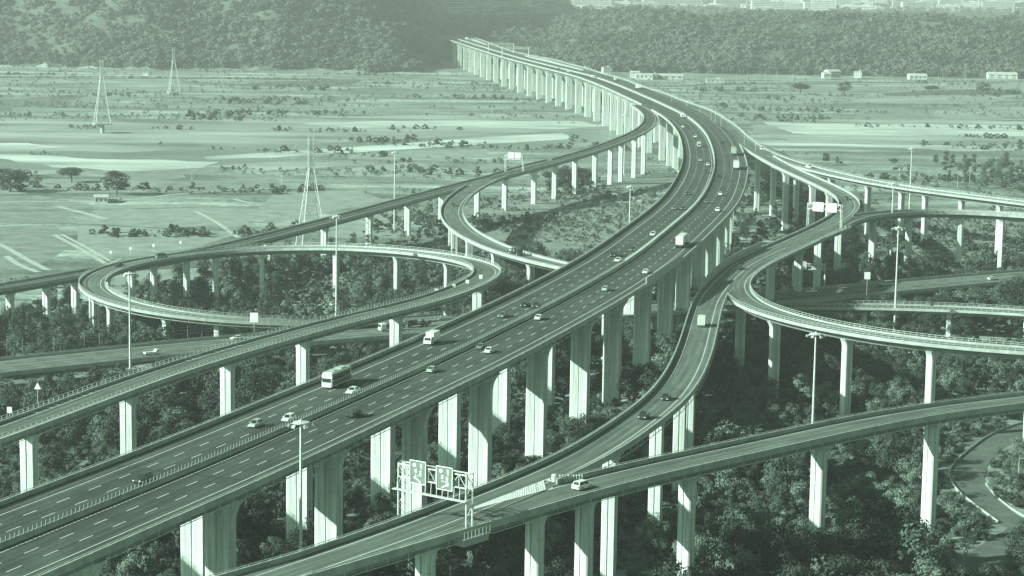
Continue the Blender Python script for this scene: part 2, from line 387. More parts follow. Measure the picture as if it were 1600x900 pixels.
RB = Road('B', B_near, 9.8, 2.2, off=-4.9, win=4, prio=1)
C_in = zl([(880, 249), (830, 261), (775, 280), (745, 297), (733, 307), (723, 323), (726, 340), (746, 360), (786, 380), (833, 397), (893, 411), (960, 424), (1010, 437)],
          [(0, 21.5), (2, 19), (5, 17.5), (9, 15), (12, 10)])
RC = Road('C', C_in, 10.6, 2.0, off=5.3, win=4, prio=2)
E_near = zl([(-180, 600), (0, 580), (100, 571), (200, 560), (300, 549), (400, 537), (480, 530), (560, 528), (640, 521), (720, 512), (800, 507), (900, 499), (1000, 490), (1100, 482), (1200, 473), (1290, 464), (1350, 459.5), (1425, 451), (1500, 444), (1600, 436), (1750, 422)],
            [(0, 7), (6, 8), (20, 9.5)])
RE = Road('E', E_near, 23, 1.8, off=-11.5, win=8, prio=2)
K_near = zl([(1060, 481), (1120, 479), (1225, 477), (1350, 476.5), (1450, 479), (1525, 482), (1600, 486), (1720, 496)], [(0, 9.2), (7, 11)])
RK = Road('K', K_near, 11, 1.8, off=-5.5, win=5, prio=3)
ROADS = [MAIN, RH, RF, RJ, RI, RG, RA, RB, RC, RE, RK]

# ------------------------------------------------------------------ viaduct building
def ribbon(road, prof, u0=0, u1=None, closed=True, test=None, mb=None, st=1):
    """sweep a cross-section (offset, height) along a road between arc lengths; test(point) False leaves a gap"""
    mb = mb or MB(); n = len(prof)
    i0 = int(u0 / road.step); i1 = len(road.c) - 1 if u1 is None else min(len(road.c) - 1, int(u1 / road.step))
    runs = []; cur = []
    idx = list(range(i0, i1 + 1, st))
    if idx and idx[-1] != i1: idx.append(i1)
    for i in idx:
        mid = sum(o for o, h in prof) / n
        ok = test is None or test(road.c[i] + road.n[i] * mid)
        if ok: cur.append(i)
        else:
            if len(cur) > 1: runs.append(cur)
            cur = []
    if len(cur) > 1: runs.append(cur)
    for r in runs:
        vs = [road.c[i] + road.n[i] * o + Vector((0, 0, h)) for i in r for o, h in prof]
        fs = []
        for k in range(len(r) - 1):
            for j in range(n if closed else n - 1):
                a = k * n + j; b = k * n + (j + 1) % n
                fs.append((a, b, b + n, a + n))
        if closed:
            fs.append(tuple(range(n))); fs.append(tuple(reversed(range((len(r) - 1) * n, len(r) * n))))
        mb.add(vs, fs)
    return mb, runs
def girder_profile(w, d):
    h = w / 2
    if w > 25:      # twin boxes under one wide deck
        return [(-h, -.02), (h, -.02), (h, -.4), (h - 3.2, -.75), (h - 4.2, -d), (2.8, -d), (2.2, -.8), (-2.2, -.8), (-2.8, -d), (-h + 4.2, -d), (-h + 3.2, -.75), (-h, -.4)]
    return [(-h, -.02), (h, -.02), (h, -.4), (h - 2.0, -.7), (h - 2.7, -d), (-h + 2.7, -d), (-h + 2.0, -.7), (-h, -.4)]
PIER_CACHE = {}
def pier_mesh(wt, wl_, h, flare):
    """rectangular concrete shaft, two recessed grooves on each broad face, curved haunch at the head; top at z=0"""
    g = .16; gw = .22
    def ring(wx, z, wy=None):
        a = wx / 2; b = (wy or wl_) / 2; c = .25
        f = []
        side = [(-a + c, -b), (-gw - .0, -b), (-gw, -b + g), (gw, -b + g), (gw, -b), (a - c, -b)]
        f += side + [(a, -b + c), (a, b - c)] + [(-x, -y) for x, y in side] + [(-a, b - c), (-a, -b + c)]
        return [(x, y, z) for x, y in f]
    levels = []
    if flare > 0:
        fh = min(flare * 2.6, h * .45)
        for k in range(7):
            t = k / 6; levels.append((wt + 2 * flare * (1 - t) ** 2.2, -fh * t))
    else:
        levels.append((wt + .5, 0)); levels.append((wt + .5, -.9)); levels.append((wt, -1.3))
    levels.append((wt, -h))
    mb = MB(); n = 16; vs = []
    for wx, z in levels: vs += ring(wx, z)
    fs = []
    for k in range(len(levels) - 1):
        for j in range(n):
            fs.append((k * n + j, k * n + (j + 1) % n, (k + 1) * n + (j + 1) % n, (k + 1) * n + j))
    fs.append(tuple(range(n))); mb.add(vs, fs)
    return mb
def add_pier(root, road, u, off, wt, wl_, flare=1.2, gz=-1.0):
    p = road.P(u, off); t = road.T(u); top = p.z - road.depth + .02
    m = pier_mesh(wt, wl_, top - gz, flare)
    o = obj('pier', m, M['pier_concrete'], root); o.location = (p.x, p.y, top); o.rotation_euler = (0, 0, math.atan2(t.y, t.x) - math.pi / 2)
    b = MB(); b.box((-wt * .25, 0, top - .0 - top + .0), (.9, wl_ * .5, .02)) if False else None
    return o
def railing(road, side, u0=0, u1=None, post=2.4, h0=.85, h1=1.15, rails=(1.12,), test=None):
    mb = MB(); off = side * (road.w / 2 - .12); u1 = u1 or road.len
    for rh in rails:
        ribbon(road, [(off - .05, rh - .04), (off + .05, rh - .04), (off + .05, rh + .05), (off - .05, rh + .05)], u0, u1, test=test, mb=mb)
    u = u0
    while u < u1:
        p = road.P(u, off)
        if test is None or test(p): mb.box(p + Vector((0, 0, (h0 + max(h1, rails[-1])) / 2)), (.13 if rails[-1] > 1.3 else .09, .13 if rails[-1] > 1.3 else .09, max(h1, rails[-1]) - h0))
        u += post
    return mb
def marking_line(road, off, w=.16, u0=0, u1=None, dash=None, test=None, z=.012, mb=None):
    mb = mb or MB(); u1 = u1 or road.len
    if dash is None:
        return ribbon(road, [(off - w / 2, z), (off + w / 2, z)], u0, u1, closed=False, test=test, mb=mb)[0]
    a, b = dash; u = u0
    while u + a < u1:
        m = road.P(u + a / 2, off)
        if test is None or test(m):
            q = [road.P(u + a * k / 2, off + sx * w / 2, z) for k in range(3) for sx in (-1, 1)]
            mb.add(q, [(0, 1, 3, 2), (2, 3, 5, 4)])
        u += a + b
    return mb
def build_viaduct(road, name, label, lines, surface='asphalt', edge=1.75, rail=(1, 1), barrier=True, pipe=None, solid_h=.85, joints=True, rails=(1.12,), post=2.4):
    root = empty(name, road.c[0].copy()); tag(root, label, 'viaduct', None)
    root.location = (0, 0, 0)
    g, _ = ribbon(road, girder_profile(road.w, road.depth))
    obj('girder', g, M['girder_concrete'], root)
    s, _ = ribbon(road, [(-road.w / 2 + .3, -.01), (road.w / 2 - .3, -.01), (road.w / 2 - .3, .0), (-road.w / 2 + .3, .0)])
    so = obj('road_surface', s, M[surface], root)
    so.data.attributes.new('road_uv', 'FLOAT_VECTOR', 'POINT')
    so.data.attributes['road_uv'].data.foreach_set('vector', [c for k, v in enumerate(s.v) for c in ((-road.w / 2 + .3) if k % 4 in (0, 3) else (road.w / 2 - .3), (k // 4) * road.step, 0)])
    test = lambda p: not covered(p, road)
    h = road.w / 2
    for sd in (-1, 1):
        a, b = sd * (h - .28), sd * (h + .02)
        lo = min(a, b); hi = max(a, b)
        pr = [(lo, -.0), (hi, -.45), (hi, solid_h), (lo, solid_h)] if sd > 0 else [(lo, -.45), (hi, 0), (hi, solid_h), (lo, solid_h)]
        _, runs = ribbon(road, pr, test=test)
        for rn in runs:
            m, _ = ribbon(road, pr, rn[0] * road.step + .01, rn[-1] * road.step + .01)
            if m.v: obj('parapet', m, M['concrete'], root)
        r = railing(road, sd, test=test, h0=solid_h, rails=rails, post=post)
        if r.v: obj('railing', r, M['rail_metal'], root, kind='stuff')
    tm = lambda p: not covered(p, road, 0, True)
    em = MB(); dm = MB()
    for off, dash in lines:
        if dash: marking_line(road, off, .17, dash=dash, test=tm, mb=dm)
        else: marking_line(road, off, .17, test=tm, mb=em)
    if em.v: obj('edge_line', em, M['paint_white'], root)
    if dm.v: obj('lane_dashes', dm, M['paint_white'], root, kind='stuff')
    if pipe:
        e = h + .12; pm, rns = ribbon(road, [(e - .05, -1.32), (e + .05, -1.32), (e + .05, -1.2), (e - .05, -1.2)], test=test)
        u = 2.0
        while u < min(road.len, 1500):
            p = road.P(u, e)
            if test(p): pm.box(p + Vector((0, 0, -.75)), (.09, .09, 1.1))
            u += 5.0
        obj('drain_pipe', pm, M['rail_metal'], root, kind='stuff')
    return root
DASH = (4, 6)
V_main = build_viaduct(MAIN, 'motorway_viaduct', 'wide six lane motorway viaduct sweeping from the lower left corner to the far mountain', [(-12.45, None), (-8.8, DASH), (-5.15, DASH), (-1.5, None), (1.5, None), (5.15, DASH), (8.8, DASH), (12.45, None)], pipe=True)
V_H = build_viaduct(RH, 'ramp_viaduct', 'exit ramp viaduct leaving the far side of the motorway bend towards the upper right edge', [(-3.6, None), (3.2, None)], 'asphalt_light', rails=(.9, 1.4), solid_h=.55)
V_F = build_viaduct(RF, 'ramp_viaduct', 'S shaped ramp viaduct carrying a small white truck in the middle right', [(-2.9, None), (2.6, None)], 'asphalt_light', pipe=True)
V_J = build_viaduct(RJ, 'ramp_viaduct', 'foreground ramp viaduct rising from the sign gantry to the right edge, white car on it', [(-3.6, None), (3.2, None)], 'asphalt_light', pipe=RJ.w / 2 - 1.2)
V_I = build_viaduct(RI, 'ramp_viaduct', 'curved ramp viaduct with busy railings bending right beneath the tall masts', [(-2.9, None), (2.9, None)], 'asphalt_light', rails=(.9, 1.45), post=2.0, solid_h=.5)
V_G = build_viaduct(RG, 'ramp_viaduct', 'thin arched ramp viaduct meeting the S shaped ramp and leaving at the right edge', [(-2.9, None), (2.9, None)], 'asphalt')
V_A = build_viaduct(RA, 'ramp_viaduct', 'ramp viaduct forming the large oval loop on the left and its straight approach', [(-2.9, None), (2.9, None)], 'asphalt_light', pipe=True, rails=(.9, 1.45), post=2.2, solid_h=.55)
V_B = build_viaduct(RB, 'ramp_viaduct', 'long straight ramp viaduct running from the left edge up to the motorway bend', [(-3.0, None), (3.0, None)], 'asphalt')
V_C = build_viaduct(RC, 'ramp_viaduct', 'short curved ramp viaduct bending from the long ramp down beneath the motorway', [(-3.2, None), (3.4, None)], 'asphalt_light')
V_E = build_viaduct(RE, 'crossing_road_bridge', 'low wide road bridge crossing beneath the motorway from left edge to right edge', [(-9.5, None), (-5.9, DASH), (-2.3, None), (1.3, DASH), (4.9, DASH), (8.5, None)], 'asphalt_light')
V_K = build_viaduct(RK, 'ramp_viaduct', 'low ramp bridge with railings splitting from the crossing road at the right edge', [(-3.4, None), (3.4, None)], 'asphalt', rails=(.9, 1.45), post=2.0, solid_h=.5)

# median barrier of the motorway with its row of screen posts
prof = [(-.32, 0), (.32, 0), (.14, .35), (.10, .95), (-.10, .95), (-.14, .35)]
m, _ = ribbon(MAIN, prof); obj('median_barrier', m, M['concrete'], V_main)
pm = MB(); pm.box((0, 0, .38), (.08, .32, .76)); pme = pm.mesh('screen_post'); pme.materials.append(M['panel'])
u_start = MAIN.near(-10, 845); rest = MB(); k = 0; u = u_start
while u < MAIN.len - 20:
    p = MAIN.P(u); t = MAIN.T(u)
    if k < 300:
        o = obj('screen_post', pme, None, V_main); o.location = p + Vector((0, 0, .95)); o.rotation_euler = (0, 0, math.atan2(t.x, -t.y))
    else: rest.box(p + Vector((0, 0, 1.4)), (.14, .3, .9), math.atan2(t.y, t.x))
    k += 1; u += 1.25 if k < 300 else 2.0
obj('screen_post', rest, M['panel'], V_main, kind='stuff')

# ------------------------------------------------------------------ piers
def rows(a, step, end):
    out = []
    while a < end: out.append(a); a += step
    return out
for u in [25, 71, 117, 163, 209, 252, 298, 341, 380] + rows(424, 45, 1300): add_pier(V_main, MAIN, u, 8.2, 5.2 if u < 560 else 4.4, 2.8 if u < 560 else 2.3, 1.9)
for u in [0, 45, 91, 137, 184, 230, 276, 318, 364] + rows(410, 45, 1290): add_pier(V_main, MAIN, u, -8.2, 5.2 if u < 560 else 4.4, 2.8 if u < 560 else 2.3, 1.9)
for u in [1330, 1373, 1412, 1460, 1512, 1561, 1612, 1672, 1732, 1792, 1846, 1901, 1955, 2014, 2077, 2142, 2205, 2271, 2354, 2429, 2500, 2572, 2640, 2710, 2790, 2870]:
    add_pier(V_main, MAIN, u, -10.0, 6.0 if u > 1600 else 5.2, 2.4, 2.0, gz=-1)
    add_pier(V_main, MAIN, u + 20, 9.5, 5.0, 2.6, 2.0)
def piers_at(root, road, pts, wt, wl_, fl=1.0, off=0, gz=-1):
    for x, y in pts: add_pier(root, road, road.near(x, y - 8, off), off, wt, wl_, fl, gz)
piers_at(V_F, RF, [(960, 710), (1037, 655), (1082, 615), (1100, 585), (1128, 480), (1211, 412), (1285, 376), (1318, 357), (1298, 297), (1272, 288), (1230, 268)], 3.0, 2.0)
piers_at(V_J, RJ, [(680, 865), (835, 812), (922, 800), (1083, 752), (1283, 702), (1465, 666), (1640, 640)], 3.0, 2.2)
piers_at(V_I, RI, [(1250, 392), (1160, 470), (1213, 505), (1320, 530), (1460, 553), (1610, 565)], 3.0, 2.0)
piers_at(V_G, RG, [(1364, 345), (1421, 336), (1506, 338), (1567, 342)], 2.8, 2.0)
piers_at(V_H, RH, [(1182, 250), (1205, 262), (1244, 277), (1298, 290), (1357, 296), (1410, 304), (1446, 310), (1500, 318), (1560, 326)], 2.8, 2.0)
for x, y in [(1128, 190), (1090, 170)]: add_pier(V_H, RH, RH.near(x, y), 0, 3, 2.2, 1)
piers_at(V_A, RA, [(-70, 715), (43, 678), (200, 618), (358, 568), (473, 536), (622, 498), (756, 460)], 3.2, 2.2)
for x, y in [(700, 400), (625, 392), (525, 389), (415, 388), (342, 394), (297, 398), (243, 406), (204, 412), (165, 422), (128, 450), (143, 458), (170, 473), (262, 488), (333, 495)]:
    add_pier(V_A, RA, RA.near(x, y), 0, 2.4, 1.8, .9)
for x, y in [(68, 440), (20, 447), (120, 428), (420, 368), (505, 345), (575, 327), (637, 312), (690, 298), (745, 285), (790, 273), (835, 262), (868, 252), (898, 244), (930, 235), (955, 227), (972, 221), (992, 212), (1008, 205)]:
    add_pier(V_B, RB, RB.near(x, y), 0, 2.8, 2.0, .9)
for x, y in [(714, 345), (700, 330), (735, 368), (775, 390), (830, 408), (880, 420)]: add_pier(V_C, RC, RC.near(x, y), 0, 3, 2, .9)
for u in rows(20, 38, 490):
    for off in (-6, 6): add_pier(V_E, RE, u, off, 3.2, 1.8, .8)
piers_at(V_K, RK, [(1355, 478), (1487, 482), (1600, 486)], 3.0, 1.8)

# expansion joints across the motorway and ramps
jm = MB()
for u in rows(28, 90, 1500):
    for a, b in ((-15.8, -.5), (.5, 15.8)):
        jm.add([MAIN.P(u, a, .008), MAIN.P(u, b, .008), MAIN.P(u + .7, b, .008), MAIN.P(u + .7, a, .008)], [(0, 1, 2, 3)])
obj('expansion_joint', jm, M['joint'], V_main)

# hatched gore where the two foreground ramps divide
def surf_z(p, roads=None):
    best = None
    for r in (roads or ROADS):
        d, i = r.near_w(p)
        if d < r.w / 2 + .3:
            i0 = max(0, min(len(r.c) - 2, i)); z = max(r.c[i0].z, r.c[i0 + 1].z)
            if best is None or z > best: best = z
    return best
def on(p, roads, dz):
    z = surf_z(p, roads); return Vector((p.x, p.y, (z if z is not None else p.z) + dz))
FJ = (RF, RJ)
gm = MB()
gl = [at(735, 796, 34.75), at(800, 770, 34.75), at(862, 745, 34.6)]; gr = [at(738, 797, 34.75), at(803, 779, 34.75), at(872, 760, 34.6)]
def poly_at(ps, t):
    t = max(0, t); f = t * (len(ps) - 1); i = min(len(ps) - 2, int(f)); return ps[i].lerp(ps[i + 1], f - i)
for k in range(34):
    t = .06 + k / 34 * .92; a = poly_at(gl, t); b = poly_at(gr, t - .035); w = Vector((.34, .34, 0))
    gm.add([on(a, FJ, .03), on(b, FJ, .03), on(b + w, FJ, .03), on(a + w, FJ, .03)], [(0, 1, 2, 3)])
for ps in (gl, gr):
    for k in range(16):
        a = poly_at(ps, k / 16); b = poly_at(ps, (k + 1) / 16); w = Vector((.2, -.2, 0))
        gm.add([on(a, FJ, .035), on(b, FJ, .035), on(b + w, FJ, .035), on(a + w, FJ, .035)], [(0, 1, 2, 3)])
obj('gore_hatching', gm, M['paint_white'], V_J)
# crash cushion at the nose
nz_ = on(at(866, 752, 34.6), FJ, 0)
mb = MB(); mb.lathe((0, 0, 0), [(.5, 0), (.5, 1.3), (.42, 1.4)], 12); o = obj('crash_cushion', mb, M['steel_white'], None)
o.location = nz_; tag(o, 'white drum shaped crash cushion at the nose where the foreground ramps split', 'crash cushion')
mb = MB()
for k in range(9):
    p = on(at(870 + k * 4.3, 751 - k * .2, 34.6), FJ, 0) - nz_
    mb.box(p + Vector((.6, .4, .55)), (.12, .3, 1.1), .5)
obj('guard_post', mb, M['steel_white'], o, kind='stuff')
# lane stripes between ramp lanes (short bars on the left approach)
bm_ = MB()
for (x0, y0, x1, y1, n) in ((58, 642, 155, 608, 14), (295, 562, 370, 538, 11), (545, 494, 600, 481, 9)):
    for k in range(n):
        p = at(x0 + (x1 - x0) * k / (n - 1), y0 + (y1 - y0) * k / (n - 1), 33); d, i = RA.near_w(p)
        u = RA.near(x0 + (x1 - x0) * k / (n - 1), y0 + (y1 - y0) * k / (n - 1), -2.9)
        q = [RA.P(u + a, b, .02) for a, b in ((0, -4.2), (.9, -4.2), (1.7, -3.0), (.8, -3.0))]
        bm_.add(q, [(0, 1, 2, 3)])
obj('shoulder_bars', bm_, M['paint_white'], V_A, kind='stuff')

# ------------------------------------------------------------------ noise walls standing on the parapets
def noise_wall(road, u0, u1, side, h, label, post=4.0):
    root = empty('noise_wall', (0, 0, 0)); tag(root, label, 'noise barrier')
    off = side * (road.w / 2 + .16); u = u0; k = 0
    while u < u1 - .1:
        v = min(u + post, u1); a = road.P(u, off); b = road.P(v, off); d = (b - a).normalized()
        mb = MB(); n = Vector((d.y, -d.x, 0)) * .06; z0, z1 = Vector((0, 0, .2)), Vector((0, 0, h)); a2, b2 = a + d * .1, b - d * .1
        vs = [a2 - n + z0, a2 + n + z0, b2 + n + z0, b2 - n + z0, a2 - n + z1, a2 + n + z1, b2 + n + z1, b2 - n + z1]
        mb.add(vs, [(0, 1, 2, 3), (7, 6, 5, 4), (0, 4, 5, 1), (1, 5, 6, 2), (2, 6, 7, 3), (3, 7, 4, 0)])
        obj('panel', mb, M['panel'], root)
        pm = MB(); pm.box(a + Vector((0, 0, h / 2)), (.16, .2, h + .2), math.atan2(d.y, d.x)); pm.bar(a + z1, b + z1, .07)
        obj('post', pm, M['steel_white'], root)
        u = v
    return root
noise_wall(MAIN, MAIN.near(1004, 440, 16.3), MAIN.near(1062, 402, 16.3), 1, 2.6, 'short pale noise wall on the right parapet of the motorway beside the box truck')
noise_wall(RF, RF.near(1104, 440, -4.8), RF.near(1186, 385, -4.8), -1, 2.6, 'pale noise wall along the far parapet of the S shaped ramp before its bend')

# ------------------------------------------------------------------ high light masts
def floodlight_mesh():
    mb = MB(); mb.box((0, 0, 0), (.7, .4, .6), 0, Matrix.Rotation(R(35), 3, 'X')); return mb.mesh('floodlight')
FLM = floodlight_mesh(); FLM.materials.append(M['galvanised'])
def mast(px, ytop, label, h=40.0, z0=0, r=.32, heads=6):
    # the foot stands where a mast of this height shows its head at (px, ytop)
    p = at(px, ytop, z0 + h); root = empty('light_mast', (p.x, p.y, z0)); tag(root, label, 'light mast', None)
    mb = MB(); mb.bar((0, 0, 0), (0, 0, h), r * 1.35, 8, r * .6); obj('pole', mb, M['steel_white'], root)
    mb = MB(); mb.lathe((0, 0, h - .8), [(r, 0), (1.5, .1), (1.5, .3), (r, .4)], 12)
    for k in range(heads):
        a = 2 * math.pi * k / heads; mb.bar((0, 0, h - .6), (2.0 * math.cos(a), 2.0 * math.sin(a), h - .9), .07)
    obj('ring_frame', mb, M['steel_white'], root)
    for k in range(heads):
        a = 2 * math.pi * k / heads; o = obj('floodlight', FLM, None, root)
        o.location = (2.2 * math.cos(a), 2.2 * math.sin(a), h - 1.1); o.rotation_euler = (0, 0, a - math.pi / 2)
    mb = MB(); mb.box((0, 0, .5), (1.6, 1.6, 1.4)); obj('base_block', mb, M['concrete'], root)
    return root
for a in [(202, 424, 'tall light mast in front of the left loop viaduct, its foot hidden behind the ramp'),
          (470, 655, 'tall light mast whose floodlights stand just before the motorway median'),
          (526, 335, 'tall light mast rising through the middle of the left loop beside the pylon'),
          (617, 236, 'slender tall light mast between the pylon and the curved left ramp'),
          (977, 178, 'tallest looking slender mast left of the motorway bend'),
          (985, 289, 'shorter light mast standing against the left parapet of the motorway'),
          (1425, 230, 'slender light mast crossing the upper right ramp viaducts'),
          (1396, 285, 'tall slender mast left of the mast with the round floodlight crown'),
          (1404, 353, 'tall light mast with round floodlight crown right of the hanging sign'),
          (1275, 518, 'light mast before the curved railing ramp, running behind the foreground ramp')]:
    mast(*a, h=46.5 if a[0] == 470 else 40.0)

# small lamp posts: on bridges and along the far dyke roads
def lamp_mesh(h, arm):
    mb = MB(); mb.bar((0, 0, 0), (0, 0, h), .12, 5, .07); mb.bar((0, 0, h), (arm, 0, h + .3), .06, 4); return mb.mesh('pole')
def head_mesh():
    mb = MB(); mb.box((0, 0, 0), (.8, .3, .16)); return mb.mesh('lamp_head')
LM = {}
def lamp(x, ybase, z, label, group=None, h=11, arm=1.6, rz=0):
    if (h, arm) not in LM:
        a = lamp_mesh(h, arm); a.materials.append(M['steel_white']); b = head_mesh(); b.materials.append(M['lamp_glass']); LM[(h, arm)] = (a, b)
    root = empty('street_lamp', at(x, ybase, z), rz); tag(root, label, 'street lamp', group)
    obj('pole', LM[(h, arm)][0], None, root); o = obj('lamp_head', LM[(h, arm)][1], None, root); o.location = (arm + .3, 0, h + .25)
GD = 'street lamps along the far dyke road at the foot of the left mountain'
ORD = ['leftmost', 'second from the left', 'third from the left', 'fourth from the left', 'fifth from the left', 'sixth from the left', 'seventh from the left', 'eighth from the left', 'ninth from the left', 'tenth from the left', 'eleventh from the left', 'twelfth from the left', 'thirteenth from the left', 'second from the right', 'rightmost']
for k, x in enumerate((33, 68, 101, 134, 172, 232, 287, 333, 376, 431, 477)): lamp(x, 116.5, 3.2, 'thin street lamp on the dyke road below the left mountain, ' + (ORD[k] if k < 9 else ORD[k - 9 + 13]), GD, 12)
GR = 'street lamps along the far dyke road on the right'
for k, x in enumerate((1104, 1150, 1168, 1180, 1195, 1213, 1238, 1247, 1297, 1338, 1378, 1466, 1508, 1552, 1592)): lamp(x, 125 if x > 1260 else 128, 3.2, 'thin street lamp on the dyke road before the right wooded hill, ' + ORD[k], GR, 12)
for k, (x, y) in enumerate(((1082, 159), (1104, 167), (1119, 176), (1133, 187), (1140, 192), (1149, 199))):
    p = at(x, y, 35); d, i = RH.near_w(p); u = i * RH.step
    q = RH.P(u, 5.0); X, Y = proj(q)
    lamp(X, Y, 35, 'thin street lamp on the outer parapet of the motorway bend, ' + (ORD[k] if k < 4 else ORD[k - 4 + 13]), 'street lamps on the outer parapet of the motorway bend', 9, 1.6, math.pi)
for x in (43, 160, 300, 440): lamp(x, 290, 0, 'single street lamp standing among the flat fields, %s' % {43: 'leftmost of four', 160: 'left of the tall pylon shadows', 300: 'between the farm shed and the big pylon', 440: 'just left of the nearest pylon'}[x], 'street lamps in the fields', 9)
for x, y, t in ((1203, 236, 'beside the ramp fork'), (1230, 243, 'right of the ramp fork')):
    p = at(x, y, 32); d, i = RH.near_w(p); q = RH.P(i * RH.step, 5.0); X, Y = proj(q)
    lamp(X, Y, q.z, 'small street lamp on the exit ramp parapet ' + t, None, 8, 1.5, math.pi)
for x, y, t in ((1405, 283, 'left of the slender mast'), (1496, 293, 'near the upper right corner trees, left one'), (1515, 284, 'near the upper right corner trees, right one')):
    lamp(x, y, 5, 'small street lamp beyond the upper right ramp ' + t, None, 10)

# ------------------------------------------------------------------ lattice pylons
def pylon(px, ybase, h, label, pedestal=0):
    p = at(px, ybase, 0); root = empty('power_pylon', p, .35); tag(root, label, 'pylon', None)
    W0 = h * .115; W1 = h * .022
    def half(z): t = z / h; return W0 + (W1 - W0) * min(1, t / .72) if t < .72 else W1
    zb = pedestal
    if pedestal:
        mb = MB(); mb.lathe((0, 0, 0), [(1.6, 0), (1.6, pedestal - 1)], 10); mb.box((0, 0, pedestal - .5), (W0 * 2.4, W0 * 2.4, 1.0)); obj('pedestal', mb, M['concrete'], root)
    for sx, sy in ((-1, -1), (1, -1), (1, 1), (-1, 1)):
        mb = MB(); zs = [0, h * .72, h]
        for a, b in zip(zs, zs[1:]): mb.bar((sx * half(a), sy * half(a), a + zb), (sx * half(b), sy * half(b), b + zb), .22, 4, .17)
        obj('leg', mb, M['steel_white'], root)
    mb = MB(); z = 0; k = 0; zz = [0]
    while zz[-1] < h * .97: zz.append(min(h, zz[-1] + max(1.6, half(zz[-1]) * 1.9)))
    for a, b in zip(zz, zz[1:]):
        A, B = half(a), half(b)
        c = [(-1, -1), (1, -1), (1, 1), (-1, 1)]
        for i in range(4):
            p0, p1 = c[i], c[(i + 1) % 4]
            mb.bar((p0[0] * A, p0[1] * A, a + zb), (p1[0] * B, p1[1] * B, b + zb), .08)
            mb.bar((p1[0] * A, p1[1] * A, a + zb), (p0[0] * B, p0[1] * B, b + zb), .08)
            mb.bar((p0[0] * B, p0[1] * B, b + zb), (p1[0] * B, p1[1] * B, b + zb), .08)
    obj('lattice', mb, M['steel_white'], root, kind='stuff')
    for t, L in ((.70, h * .14), (.81, h * .17), (.92, h * .14)):
        mb = MB(); z = h * t + zb
        for s in (-1, 1):
            mb.bar((s * W1, -W1, z), (s * L, 0, z + .4), .12); mb.bar((s * W1, W1, z), (s * L, 0, z + .4), .12); mb.bar((s * W1, 0, z + 2), (s * L, 0, z + .4), .1)
            mb.bar((s * L, 0, z + .3), (s * L, 0, z - 1.8), .14)
        obj('cross_arm', mb, M['steel_white'], root)
    return root
pylon(486, 388, 52, 'nearest lattice pylon rising behind the left loop viaduct')
pylon(160, 208, 50, 'lattice pylon on a round pedestal in the fields at the far left', 8)
pylon(272, 148, 46, 'most distant lattice pylon, at the foot of the left mountain', 3)

